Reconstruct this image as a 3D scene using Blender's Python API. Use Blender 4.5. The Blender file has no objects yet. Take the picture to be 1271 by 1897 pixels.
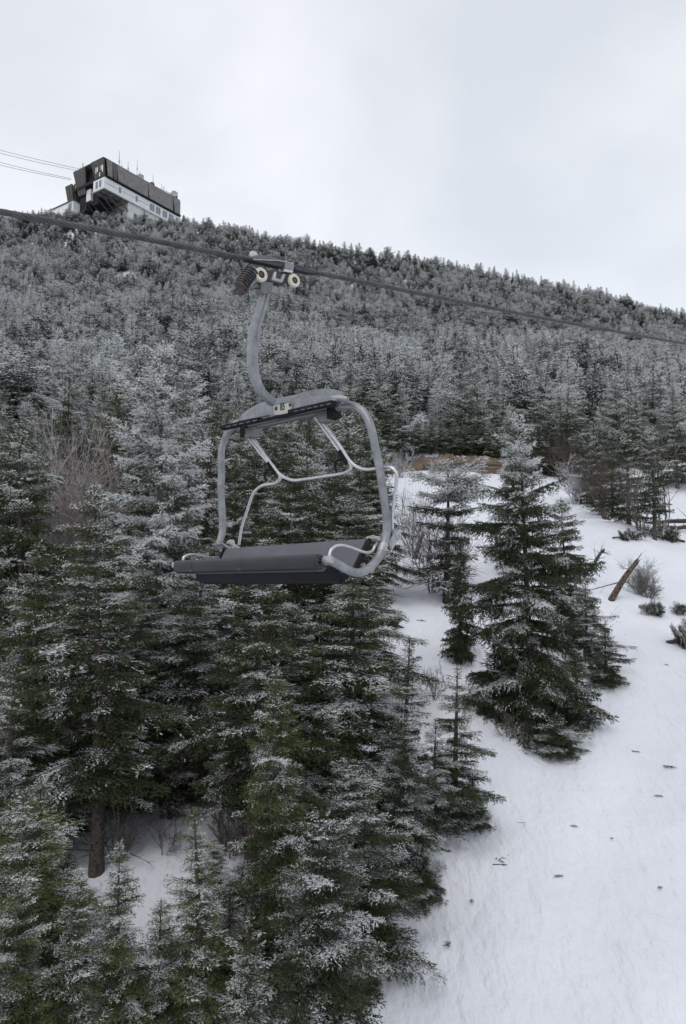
import bpy, math, random
import numpy as np
from mathutils import Vector, Matrix

# ------------------------------------------------------------------ camera, world, sun
scene = bpy.context.scene
COL = scene.collection
F = 1330.0; CX = 635.5; CY = 948.5; HY = 1055.0          # focal length and image centre of the photo, in its pixels
PITCH = math.atan((HY - CY) / F)
CAMZ = 10.0
cam = bpy.data.cameras.new('camera')
cam.sensor_fit = 'VERTICAL'; cam.sensor_height = 24.0; cam.lens = 24.0 * F / 1897.0
cam.clip_start = 0.1; cam.clip_end = 3000
camo = bpy.data.objects.new('camera', cam); COL.objects.link(camo)
camo.location = (0, 0, CAMZ); camo.rotation_euler = (math.pi / 2 + PITCH, 0, 0)
scene.camera = camo

SUN_EL = math.radians(58); SUN_AZ = math.radians(200)
world = bpy.data.worlds.new('World'); scene.world = world; world.use_nodes = True
nt = world.node_tree; nt.nodes.clear()
N = nt.nodes.new; L = nt.links.new
sky = N('ShaderNodeTexSky'); sky.sky_type = 'NISHITA'; sky.sun_disc = False
sky.sun_elevation = SUN_EL; sky.sun_rotation = SUN_AZ
sky.air_density = 1.0; sky.dust_density = 3.0
b1 = N('ShaderNodeBackground'); b1.inputs[1].default_value = 0.05; L(sky.outputs[0], b1.inputs[0])
tc = N('ShaderNodeTexCoord'); mp = N('ShaderNodeMapping'); mp.inputs['Scale'].default_value = (1.2, 1.0, 1.5); mp.inputs['Rotation'].default_value = (0, 0.5, 0)
L(tc.outputs['Generated'], mp.inputs[0])
no = N('ShaderNodeTexNoise'); no.inputs['Scale'].default_value = 2.3; no.inputs['Detail'].default_value = 6
no.inputs['Roughness'].default_value = 0.45; no.inputs['Distortion'].default_value = 0.4
L(mp.outputs[0], no.inputs['Vector'])
cr = N('ShaderNodeValToRGB'); L(no.outputs['Fac'], cr.inputs[0])
cr.color_ramp.elements[0].position = 0.33; cr.color_ramp.elements[0].color = (0.70, 0.718, 0.735, 1)
cr.color_ramp.elements[1].position = 0.66; cr.color_ramp.elements[1].color = (0.93, 0.93, 0.925, 1)
b2 = N('ShaderNodeBackground'); b2.inputs[1].default_value = 0.95; L(cr.outputs[0], b2.inputs[0])
ad = N('ShaderNodeAddShader'); L(b1.outputs[0], ad.inputs[0]); L(b2.outputs[0], ad.inputs[1])
wo = N('ShaderNodeOutputWorld'); L(ad.outputs[0], wo.inputs[0])

sl = bpy.data.lights.new('sun', 'SUN'); sl.energy = 0.75; sl.angle = math.radians(30); sl.color = (1.0, 0.97, 0.93)
so = bpy.data.objects.new('sun', sl); COL.objects.link(so)
sd = Vector((math.sin(SUN_AZ) * math.cos(SUN_EL), math.cos(SUN_AZ) * math.cos(SUN_EL), math.sin(SUN_EL)))
so.rotation_euler = sd.to_track_quat('Z', 'Y').to_euler()
scene.view_settings.view_transform = 'Standard'; scene.view_settings.look = 'None'
scene.view_settings.exposure = 0.0; scene.view_settings.gamma = 1.0
scene.render.engine = 'CYCLES'

# ------------------------------------------------------------------ helpers
def ray(px, py):
    d = Vector((px - CX, F, -(py - CY)))
    c, s = math.cos(PITCH), math.sin(PITCH)
    return Vector((d.x, c * d.y - s * d.z, s * d.y + c * d.z))

def tag(o, label=None, cat=None, group=None, kind=None):
    if label: o['label'] = label
    if cat: o['category'] = cat
    if group: o['group'] = group
    if kind: o['kind'] = kind
    return o

def empty(name, loc, rz=0.0):
    o = bpy.data.objects.new(name, None); COL.objects.link(o)
    o.empty_display_size = 0.3
    o.location = loc; o.rotation_euler = (0, 0, rz)
    return o

def link_mesh(name, me, parent=None):
    o = bpy.data.objects.new(name, me); COL.objects.link(o)
    if parent: o.parent = parent
    return o

def tri_mesh(name, verts, tris, mat, attrs=None):
    me = bpy.data.meshes.new(name)
    n, m = len(verts), len(tris)
    me.vertices.add(n); me.vertices.foreach_set('co', np.ascontiguousarray(verts, dtype=np.float32).ravel())
    me.loops.add(m * 3); me.loops.foreach_set('vertex_index', np.ascontiguousarray(tris, dtype=np.int32).ravel())
    me.polygons.add(m)
    me.polygons.foreach_set('loop_start', np.arange(0, m * 3, 3, dtype=np.int32))
    me.polygons.foreach_set('loop_total', np.full(m, 3, dtype=np.int32))
    for k, v in (attrs or {}).items():
        a = me.attributes.new(k, 'FLOAT', 'POINT'); a.data.foreach_set('value', np.ascontiguousarray(v, dtype=np.float32))
    me.update(calc_edges=True)
    for q in (mat if isinstance(mat, (list, tuple)) else [mat]): me.materials.append(q)
    return me

class MB:
    """collects shapes and links them as one mesh"""
    def __init__(self): self.v = []; self.f = []
    def add(self, verts, faces):
        o = len(self.v); self.v += [tuple(p) for p in verts]; self.f += [tuple(i + o for i in q) for q in faces]
    def box(self, c, s, rot=None):
        c = Vector(c); hx, hy, hz = s[0] / 2, s[1] / 2, s[2] / 2
        ps = [Vector((x, y, z)) for z in (-hz, hz) for y in (-hy, hy) for x in (-hx, hx)]
        if rot is not None: ps = [rot @ p for p in ps]
        self.add([c + p for p in ps], [(0, 2, 3, 1), (4, 5, 7, 6), (0, 1, 5, 4), (2, 6, 7, 3), (0, 4, 6, 2), (1, 3, 7, 5)])
    def hexa(self, p):
        """eight points: bottom ring then top ring"""
        self.add(p, [(3, 2, 1, 0), (4, 5, 6, 7), (0, 1, 5, 4), (1, 2, 6, 5), (2, 3, 7, 6), (3, 0, 4, 7)])
    def prism(self, prof, a, b, axis):
        """profile of 2-D points swept between a and b along an axis (0 = x)"""
        n = len(prof); r = []
        for w in (a, b):
            for p in prof:
                q = [p[0], p[1]]; q.insert(axis, w); r.append(tuple(q))
        self.add(r, [tuple(range(n))[::-1], tuple(range(n, 2 * n))] + [(i, (i + 1) % n, n + (i + 1) % n, n + i) for i in range(n)])
    def tube(self, pts, r, sides=12, smooth=True, cap=True, sub=6, sec=None):
        pts = [Vector(p) for p in pts]
        if smooth and len(pts) > 2: pts = crom(pts, sub)
        n = len(pts); rr = r if callable(r) else (lambda t: r)
        up = None; rings = []
        for i, p in enumerate(pts):
            t = (pts[min(i + 1, n - 1)] - pts[max(i - 1, 0)]).normalized()
            if up is None:
                up = t.cross(Vector((1, 0, 0)))
                if up.length < 0.2: up = t.cross(Vector((0, 0, 1)))
            up = (up - t * up.dot(t)).normalized(); sd_ = t.cross(up)
            R = rr(i / (n - 1))
            if sec: rings.append([p + up * a * R + sd_ * b * R for a, b in sec])
            else: rings.append([p + (up * math.cos(2 * math.pi * k / sides) + sd_ * math.sin(2 * math.pi * k / sides)) * R for k in range(sides)])
        s = len(rings[0]); v = [q for g in rings for q in g]; f = []
        for i in range(n - 1):
            for k in range(s):
                a = i * s + k; b = i * s + (k + 1) % s
                f.append((a, b, b + s, a + s))
        if cap: f.append(tuple(range(s))[::-1]); f.append(tuple(range((n - 1) * s, n * s)))
        self.add(v, f)
    def lathe(self, c, axis, prof, sides=20):
        """profile (radius, distance along axis)"""
        c = Vector(c); axis = Vector(axis).normalized()
        u = axis.cross(Vector((0, 0, 1)));
        if u.length < 0.1: u = axis.cross(Vector((1, 0, 0)))
        u.normalize(); w = axis.cross(u)
        v = []; f = []
        for r, h in prof:
            for k in range(sides):
                a = 2 * math.pi * k / sides
                v.append(c + axis * h + (u * math.cos(a) + w * math.sin(a)) * r)
        for i in range(len(prof) - 1):
            for k in range(sides):
                a = i * sides + k; b = i * sides + (k + 1) % sides
                f.append((a, b, b + sides, a + sides))
        f.append(tuple(range(sides))[::-1]); f.append(tuple(range((len(prof) - 1) * sides, len(prof) * sides)))
        self.add(v, f)
    def build(self, name, mat, parent=None, smooth=False, bevel=0.0):
        me = bpy.data.meshes.new(name); me.from_pydata([tuple(p) for p in self.v], [], self.f); me.materials.append(mat)
        if smooth:
            me.polygons.foreach_set('use_smooth', [True] * len(me.polygons))
            try: me.set_sharp_from_angle(angle=math.radians(40))
            except Exception: pass
        me.update()
        o = link_mesh(name, me, parent)
        if bevel:
            m = o.modifiers.new('bevel', 'BEVEL'); m.width = bevel; m.segments = 2; m.limit_method = 'ANGLE'
        return o

def crom(p, sub):
    out = []
    n = len(p)
    for i in range(n - 1):
        p0, p1, p2, p3 = p[max(i - 1, 0)], p[i], p[i + 1], p[min(i + 2, n - 1)]
        for k in range(sub):
            t = k / sub
            out.append(0.5 * ((2 * p1) + (p2 - p0) * t + (2 * p0 - 5 * p1 + 4 * p2 - p3) * t * t + (3 * p1 - p0 - 3 * p2 + p3) * t ** 3))
    out.append(p[-1]); return out

# ------------------------------------------------------------------ materials
def mat(name, col, rough=0.6, metal=0.0, var=0.0, scale=8.0, bump=0.0, bscale=60.0, spec=None):
    m = bpy.data.materials.new(name); m.use_nodes = True
    t = m.node_tree; b = t.nodes['Principled BSDF']
    b.inputs['Base Color'].default_value = (*col, 1); b.inputs['Roughness'].default_value = rough; b.inputs['Metallic'].default_value = metal
    if spec is not None: b.inputs['Specular IOR Level'].default_value = spec
    tcd = t.nodes.new('ShaderNodeTexCoord')
    if var:
        n1 = t.nodes.new('ShaderNodeTexNoise'); n1.inputs['Scale'].default_value = scale; n1.inputs['Detail'].default_value = 5
        t.links.new(tcd.outputs['Object'], n1.inputs['Vector'])
        r = t.nodes.new('ShaderNodeValToRGB')
        r.color_ramp.elements[0].position = 0.3; r.color_ramp.elements[1].position = 0.7
        r.color_ramp.elements[0].color = (*[c * (1 - var) for c in col], 1)
        r.color_ramp.elements[1].color = (*[min(1, c * (1 + var)) for c in col], 1)
        t.links.new(n1.outputs['Fac'], r.inputs[0]); t.links.new(r.outputs[0], b.inputs['Base Color'])
    if bump:
        n2 = t.nodes.new('ShaderNodeTexNoise'); n2.inputs['Scale'].default_value = bscale; n2.inputs['Detail'].default_value = 4
        t.links.new(tcd.outputs['Object'], n2.inputs['Vector'])
        bp = t.nodes.new('ShaderNodeBump'); bp.inputs['Strength'].default_value = bump; bp.inputs['Distance'].default_value = 0.01
        t.links.new(n2.outputs['Fac'], bp.inputs['Height']); t.links.new(bp.outputs[0], b.inputs['Normal'])
    return m

def galvanised(name, base=(0.195, 0.217, 0.250)):
    m = mat(name, base, rough=0.40, metal=0.5)
    t = m.node_tree; b = t.nodes['Principled BSDF']; tcd = [n for n in t.nodes if n.type == 'TEX_COORD'][0]
    v = t.nodes.new('ShaderNodeTexVoronoi'); v.inputs['Scale'].default_value = 55
    n = t.nodes.new('ShaderNodeTexNoise'); n.inputs['Scale'].default_value = 7; n.inputs['Detail'].default_value = 7; n.inputs['Roughness'].default_value = 0.65
    t.links.new(tcd.outputs['Object'], v.inputs['Vector']); t.links.new(tcd.outputs['Object'], n.inputs['Vector'])
    r = t.nodes.new('ShaderNodeValToRGB'); r.color_ramp.elements[0].position = 0.32; r.color_ramp.elements[1].position = 0.72
    r.color_ramp.elements[0].color = (*[c * 0.66 for c in base], 1); r.color_ramp.elements[1].color = (*[min(1, c * 1.35) for c in base], 1)
    t.links.new(n.outputs['Fac'], r.inputs[0])
    mx = t.nodes.new('ShaderNodeMix'); mx.data_type = 'RGBA'; mx.blend_type = 'MULTIPLY'; mx.inputs[0].default_value = 0.18
    t.links.new(r.outputs[0], mx.inputs[6]); t.links.new(v.outputs['Color'], mx.inputs[7])
    hs = t.nodes.new('ShaderNodeHueSaturation'); hs.inputs['Saturation'].default_value = 0.55; hs.inputs['Value'].default_value = 1.15
    t.links.new(mx.outputs[2], hs.inputs['Color']); t.links.new(hs.outputs[0], b.inputs['Base Color'])
    rr = t.nodes.new('ShaderNodeMapRange'); rr.inputs[3].default_value = 0.30; rr.inputs[4].default_value = 0.55
    t.links.new(n.outputs['Fac'], rr.inputs[0]); t.links.new(rr.outputs[0], b.inputs['Roughness'])
    return m

SNOWC = (0.63, 0.65, 0.67)
def foliage_mat(name, dark, light, snow=SNOWC, up=0.42):
    """needles: colour by age of the shoot, rime or snow lying on top of the shoots.
       object colour red = how frosted the whole tree is, green = how fresh its green is"""
    m = bpy.data.materials.new(name); m.use_nodes = True
    t = m.node_tree; b = t.nodes['Principled BSDF']; N = t.nodes.new; L = t.links.new
    af = N('ShaderNodeAttribute'); af.attribute_name = 'frost'
    at = N('ShaderNodeAttribute'); at.attribute_name = 'tint'
    oi = N('ShaderNodeObjectInfo'); sp = N('ShaderNodeSeparateColor'); L(oi.outputs['Color'], sp.inputs[0])
    ge = N('ShaderNodeNewGeometry'); sx = N('ShaderNodeSeparateXYZ'); L(ge.outputs['Normal'], sx.inputs[0])
    def mth(op, a, b_=None):
        n = N('ShaderNodeMath'); n.operation = op
        for i, q in enumerate((a, b_)):
            if q is None: continue
            if isinstance(q, (int, float)): n.inputs[i].default_value = q
            else: L(q, n.inputs[i])
        return n.outputs[0]
    g = N('ShaderNodeMix'); g.data_type = 'RGBA'
    L(mth('MULTIPLY', at.outputs['Fac'], mth('MULTIPLY', sp.outputs[1], 1.6)), g.inputs[0])
    g.inputs[6].default_value = (*dark, 1); g.inputs[7].default_value = (*light, 1)
    s = mth('ADD', af.outputs['Fac'], mth('MULTIPLY', sx.outputs[2], up))
    ai = N('ShaderNodeAttribute'); ai.attribute_type = 'INSTANCER'; ai.attribute_name = 'rime'; s = mth('ADD', s, ai.outputs['Fac'])
    s = mth('ADD', s, mth('SUBTRACT', sp.outputs[0], 1.0))
    mr = N('ShaderNodeMapRange'); mr.interpolation_type = 'SMOOTHSTEP'
    mr.inputs[1].default_value = -0.04; mr.inputs[2].default_value = 0.32; mr.inputs[3].default_value = 0.0; mr.inputs[4].default_value = 0.96
    L(s, mr.inputs[0])
    c = N('ShaderNodeMix'); c.data_type = 'RGBA'; L(mr.outputs[0], c.inputs[0]); L(g.outputs[2], c.inputs[6]); c.inputs[7].default_value = (*snow, 1)
    L(c.outputs[2], b.inputs['Base Color'])
    b.inputs['Roughness'].default_value = 0.75; b.inputs['Specular IOR Level'].default_value = 0.25
    return m

M = {}
M['needles'] = foliage_mat('needles', (0.022, 0.032, 0.016), (0.118, 0.142, 0.050))
M['needles_far'] = foliage_mat('needles_far', (0.018, 0.023, 0.019), (0.070, 0.080, 0.050), snow=(0.54, 0.565, 0.58), up=0.4)
M['bark'] = mat('bark', (0.058, 0.048, 0.042), 0.95, var=0.7, scale=14, bump=1.0, bscale=30)
M['bark_grey'] = mat('bark_grey', (0.105, 0.095, 0.088), 0.95, var=0.5, scale=9, bump=0.6, bscale=30)
M['red_wood'] = mat('red_wood', (0.078, 0.057, 0.046), 0.95, var=0.8, scale=11, bump=1.0, bscale=25)
M['twig_grey'] = mat('twig_grey', (0.13, 0.115, 0.105), 0.95, var=0.3)
M['twig_frost'] = mat('twig_frost', (0.40, 0.40, 0.42), 0.95, var=0.5, scale=3)
M['twig_rime'] = mat('twig_rime', (0.22, 0.22, 0.21), 0.95, var=0.5, scale=4)
M['twig_pink'] = mat('twig_pink', (0.29, 0.24, 0.235), 0.95, var=0.35)
M['twig_red'] = mat('twig_red', (0.095, 0.072, 0.062), 0.95, var=0.35)
M['grass'] = mat('grass', (0.115, 0.085, 0.062), 0.95, var=0.45, scale=2)
M['galv'] = galvanised('galv')
M['galv_light'] = galvanised('galv_light', (0.30, 0.32, 0.345))
M['galv_dark'] = galvanised('galv_dark', (0.12, 0.128, 0.14))
M['plate_dark'] = mat('plate_dark', (0.035, 0.037, 0.042), 0.45, 0.3, var=0.4, scale=30)
M['steel'] = mat('steel', (0.50, 0.51, 0.52), 0.35, 0.75, var=0.12, scale=30)
M['vinyl'] = mat('vinyl', (0.015, 0.0165, 0.022), 0.38, 0, var=0.25, scale=5, bump=0.15, bscale=220, spec=.38)
M['vinyl_back'] = mat('vinyl_back', (0.085, 0.088, 0.106), 0.6, 0, var=0.12, scale=4, bump=0.15, bscale=220)
M['vinyl_under'] = mat('vinyl_under', (0.010, 0.011, 0.015), 0.7, 0, var=0.2, scale=5, spec=.2)
M['rubber'] = mat('rubber', (0.009, 0.009, 0.011), 0.7, var=0.3, scale=20, spec=.2)
M['rope'] = mat('rope', (0.085, 0.085, 0.09), 0.5, 0.3, var=0.35, scale=14)
M['cable'] = mat('cable', (0.25, 0.26, 0.28), 0.7, 0.2)
M['roller'] = mat('roller', (0.50, 0.48, 0.41), 0.6, var=0.12, scale=40)
M['rust'] = mat('rust', (0.070, 0.055, 0.048), 0.8, 0.2, var=0.4, scale=40)
M['sign'] = mat('sign', (0.42, 0.41, 0.38), 0.5, var=0.10, scale=30)
M['ink'] = mat('ink', (0.015, 0.015, 0.015), 0.6)
M['wall_white'] = mat('wall_white', (0.62, 0.64, 0.67), 0.7, var=0.08, scale=0.6)
M['wall_lower'] = mat('wall_lower', (0.52, 0.54, 0.55), 0.8, var=0.10, scale=0.5)
M['fascia'] = mat('fascia', (0.150, 0.148, 0.150), 0.85, var=0.22, scale=0.8)
M['fascia_dark'] = mat('fascia_dark', (0.075, 0.070, 0.070), 0.85, var=0.3, scale=0.8)
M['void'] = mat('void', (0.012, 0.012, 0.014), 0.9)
M['window'] = mat('window', (0.16, 0.19, 0.22), 0.25)
M['window_dark'] = mat('window_dark', (0.05, 0.06, 0.07), 0.3)
M['truss'] = mat('truss', (0.060, 0.058, 0.060), 0.7)
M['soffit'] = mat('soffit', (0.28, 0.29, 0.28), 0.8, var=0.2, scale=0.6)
M['antenna'] = mat('antenna', (0.30, 0.31, 0.33), 0.6)
M['antenna_white'] = mat('antenna_white', (0.75, 0.75, 0.75), 0.6)

def snow_mat():
    m = bpy.data.materials.new('snow'); m.use_nodes = True
    t = m.node_tree; b = t.nodes['Principled BSDF']; N = t.nodes.new; L = t.links.new
    tcd = N('ShaderNodeTexCoord')
    mp = N('ShaderNodeMapping'); mp.inputs['Rotation'].default_value = (0, 0, 0.6); mp.inputs['Scale'].default_value = (1.0, 0.38, 1.0)
    L(tcd.outputs['Object'], mp.inputs[0])
    n0 = N('ShaderNodeTexNoise'); n0.inputs['Scale'].default_value = 0.35; n0.inputs['Detail'].default_value = 5; L(tcd.outputs['Object'], n0.inputs['Vector'])
    r = N('ShaderNodeValToRGB'); L(n0.outputs['Fac'], r.inputs[0])
    r.color_ramp.elements[0].position = 0.35; r.color_ramp.elements[0].color = (0.575, 0.605, 0.665, 1)
    r.color_ramp.elements[1].position = 0.65; r.color_ramp.elements[1].color = (0.63, 0.655, 0.71, 1)
    # fine litter of needles and bark flakes
    n3 = N('ShaderNodeTexVoronoi'); n3.inputs['Scale'].default_value = 3.2; L(tcd.outputs['Object'], n3.inputs['Vector'])
    n4 = N('ShaderNodeTexNoise'); n4.inputs['Scale'].default_value = 0.5; n4.inputs['Detail'].default_value = 3; L(tcd.outputs['Object'], n4.inputs['Vector'])
    rr = N('ShaderNodeMapRange'); rr.inputs[1].default_value = 0.45; rr.inputs[2].default_value = 0.72; rr.inputs[3].default_value = 0.0; rr.inputs[4].default_value = 0.055
    L(n4.outputs['Fac'], rr.inputs[0])
    lt = N('ShaderNodeMath'); lt.operation = 'LESS_THAN'; L(n3.outputs['Distance'], lt.inputs[0]); L(rr.outputs[0], lt.inputs[1])
    mx = N('ShaderNodeMix'); mx.data_type = 'RGBA'; mx.inputs[7].default_value = (0.24, 0.23, 0.22, 1)
    ml = N('ShaderNodeMath'); ml.operation = 'MULTIPLY'; ml.inputs[1].default_value = 0.75; L(lt.outputs[0], ml.inputs[0])
    L(ml.outputs[0], mx.inputs[0]); L(r.outputs[0], mx.inputs[6]); L(mx.outputs[2], b.inputs['Base Color'])
    b.inputs['Roughness'].default_value = 0.7; b.inputs['Specular IOR Level'].default_value = 0.2
    hs = None
    for sc, st, mpn in ((0.7, 0.20, True), (2.2, 0.17, True), (7.0, 0.085, True), (24.0, 0.012, False)):
        n = N('ShaderNodeTexNoise'); n.inputs['Scale'].default_value = sc; n.inputs['Detail'].default_value = 4
        L(mp.outputs[0] if mpn else tcd.outputs['Object'], n.inputs['Vector'])
        bp = N('ShaderNodeBump'); bp.inputs['Strength'].default_value = 0.55; bp.inputs['Distance'].default_value = st
        L(n.outputs['Fac'], bp.inputs['Height'])
        if hs: L(hs, bp.inputs['Normal'])
        hs = bp.outputs[0]
    L(hs, b.inputs['Normal'])
    return m
M['snow'] = snow_mat()

# ------------------------------------------------------------------ terrain
CR_PX = [-400, 0, 90, 200, 340, 420, 500, 640, 760, 880, 1000, 1130, 1271, 1700]
CR_PY = [440, 408, 402, 408, 418, 428, 450, 472, 490, 510, 533, 560, 596, 690]
YR = 250.0
CR_X = []; CR_Z = []
for p, q in zip(CR_PX, CR_PY): r_ = ray(p, q); CR_X.append(r_.x / r_.y * YR); CR_Z.append(CAMZ + r_.z / r_.y * YR)
MOUNDS = []
def sstep(a, b, t):
    t = np.clip((t - a) / (b - a), 0, 1); return t * t * (3 - 2 * t)
def ground(x, y):
    x = np.asarray(x, float); y = np.asarray(y, float)
    base = 2.0 + 0.25 * y
    yb = 69.0 + 0 * x                                                   # foot of the steep forest
    zb = 2.0 + 0.25 * yb
    cz = np.interp(x * YR / np.clip(y, 60, 400) * np.where(y > YR, y / YR, 1), CR_X, CR_Z)
    t = np.clip((y - yb) / (YR - yb), 0, 1)
    prof = t * (1 - 0.16 * np.sin(math.pi * t))
    hill = zb + (cz - zb) * prof - np.clip(y - YR, 0, 400) * 0.35
    w = sstep(-5, 6, y - yb)
    z = base * (1 - w) + hill * w
    z = z + 0.9 * w * (np.sin(x * 0.11 + 1.3) * np.sin(y * 0.09) + 0.6 * np.sin(x * 0.23 + y * 0.17)) * np.clip(1 - (y - 210) / 40, 0, 1)
    nr = np.clip(1 - y / 70, 0, 1)
    z = z + 0.16 * np.sin(x * 0.5 + 0.7) * np.cos(y * 0.33) + 0.06 * np.sin(x * 1.3 + y * 0.9) + 0.03 * np.sin(2.9 * x - 1.7 * y)
    # piste drops a little to the right beyond the clump of trees
    z = z - 1.6 * sstep(13, 30, x) * sstep(20, 38, y) * (1 - sstep(60, 72, y))
    z = z - np.clip(-y - 5, 0, 200) * 0.1
    for mx, my, mr, mh in MOUNDS:
        z = z + mh * np.exp(-((x - mx) ** 2 + (y - my) ** 2) / mr ** 2)
    return z
def gz(x, y): return float(ground(x, y))
def at(px, py, dmax=320.0):
    """where the sight line through a photo pixel meets the ground"""
    d = ray(px, py); d = d / d.y
    lo = 5.0
    t = np.arange(5.0, dmax, 0.1)
    h = CAMZ + d.z * t - ground(d.x * t, t)
    k = np.argmax(h < 0)
    if h[k] >= 0: k = len(t) - 1
    y = float(t[k]); return Vector((d.x * y, y, gz(d.x * y, y)))
for px, py, r, h in ((1100, 1125, 1.6, 0.35), (1010, 1330, 1.5, 0.25), (850, 1215, 1.2, 0.25), (1110, 1260, 1.0, 0.15), (1140, 990, 4.0, 0.5), (826, 1118, .6, -.25), (852, 1228, .6, -.2), (985, 1338, .9, -.3), (1124, 1275, .5, -.18), (1035, 1405, .5, -.15), (1135, 1112, .5, -.2), (842, 1537, .6, -.22), (785, 1674, .5, -.2), (745, 1668, .7, -.25), (880, 1548, .4, -.15)):
    p = at(px, py); MOUNDS.append((p.x, p.y, r, h))

def axis_steps(a, fine0, fine1, b, step, grow):
    out = list(np.arange(fine0, fine1, step)); s = step; v = out[-1]
    while v < b: s *= grow; v += s; out.append(v)
    s = step; v = out[0]
    while v > a: s *= grow; v -= s; out.insert(0, v)
    return np.array(out)
xs = axis_steps(-420, -10, 26, 420, 0.3, 1.035); ys = axis_steps(-80, 6, 50, 700, 0.3, 1.03)
X, Y = np.meshgrid(xs, ys); Z = ground(X, Y)
nx, ny = len(xs), len(ys)
V = np.stack([X.ravel(), Y.ravel(), Z.ravel()], 1)
i = np.arange(nx * ny).reshape(ny, nx)
a, b, c, d = i[:-1, :-1].ravel(), i[:-1, 1:].ravel(), i[1:, 1:].ravel(), i[1:, :-1].ravel()
T = np.concatenate([np.stack([a, b, c], 1), np.stack([a, c, d], 1)])
gm = tri_mesh('snow_ground', V, T, M['snow']); gm.polygons.foreach_set('use_smooth', [True] * len(gm.polygons))
tag(link_mesh('snow_ground', gm), kind='structure')

# ------------------------------------------------------------------ conifers
def tube_tris(P, R, sides=5):
    P = np.asarray(P, float); n = len(P); R = np.broadcast_to(np.asarray(R, float), (n,))
    t = np.gradient(P, axis=0); t /= np.linalg.norm(t, axis=1)[:, None] + 1e-9
    ref = np.array([0.31, 0.95, 0.02]) if abs(t[0, 2]) > 0.7 else np.array([0.0, 0.0, 1.0])
    u = np.cross(t, ref); u /= np.linalg.norm(u, axis=1)[:, None] + 1e-9; w = np.cross(t, u)
    an = np.arange(sides) * 2 * math.pi / sides
    v = P[:, None] + (u[:, None] * np.cos(an)[None, :, None] + w[:, None] * np.sin(an)[None, :, None]) * R[:, None, None]
    i = np.arange(n * sides).reshape(n, sides); j = np.roll(i, -1, 1)
    a, b, c, d = i[:-1].ravel(), j[:-1].ravel(), j[1:].ravel(), i[1:].ravel()
    return v.reshape(-1, 3), np.concatenate([np.stack([a, b, c], 1), np.stack([a, c, d], 1)])

class TB:
    def __init__(self): self.v = []; self.t = []; self.n = 0; self.at = []
    def add(self, v, t, *attrs):
        self.v.append(v); self.t.append(t + self.n); self.n += len(v); self.at.append(attrs)
    def mesh(self, name, mt, names=()):
        v = np.concatenate(self.v); t = np.concatenate(self.t)
        ats = {nm: np.concatenate([np.broadcast_to(a[k], len(vv)) for a, vv in zip(self.at, self.v)]) for k, nm in enumerate(names)}
        return tri_mesh(name, v, t, mt, ats)

def needles(rng, pos, dr, ln, frost, tint, K, wid):
    """each shoot: one long blade and K side blades"""
    n = len(pos); r = rng.normal(size=(n, K + 1, 3)) * np.array([1, 1, 0.55]); d = dr[:, None]
    p = r - (r * d).sum(2, keepdims=True) * d; p /= np.linalg.norm(p, axis=2, keepdims=True) + 1e-9
    s = np.concatenate([np.linspace(0.0, 0.75, K), [0.15]]) if K else np.array([0.1])
    c = pos[:, None] + d * (ln[:, None, None] * s[None, :, None])
    fl = np.full(K + 1, 0.48); fl[-1] = 0.85
    fs = np.full(K + 1, 0.42); fs[-1] = 0.04
    l = ln[:, None, None] * rng.uniform(0.75, 1.25, (n, K + 1, 1))
    tip = c + d * l * fl[None, :, None] + p * l * fs[None, :, None]
    sdv = np.cross(d, p); w = ln[:, None, None] * wid
    b0 = c + sdv * w * 0.5 - d * w * 0.3; b1 = c - sdv * w * 0.5 + d * w * 0.3
    v = np.stack([b0, b1, tip], 2).reshape(-1, 3); t = np.arange(len(v)).reshape(-1, 3)
    fr = np.repeat(frost, 3 * (K + 1)) + np.tile([0, 0, 0.10], n * (K + 1)); ti = np.repeat(tint, 3 * (K + 1)) + np.tile([-.1, -.1, .25], n * (K + 1))
    return v, t, fr, np.clip(ti, 0, 1)

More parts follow.
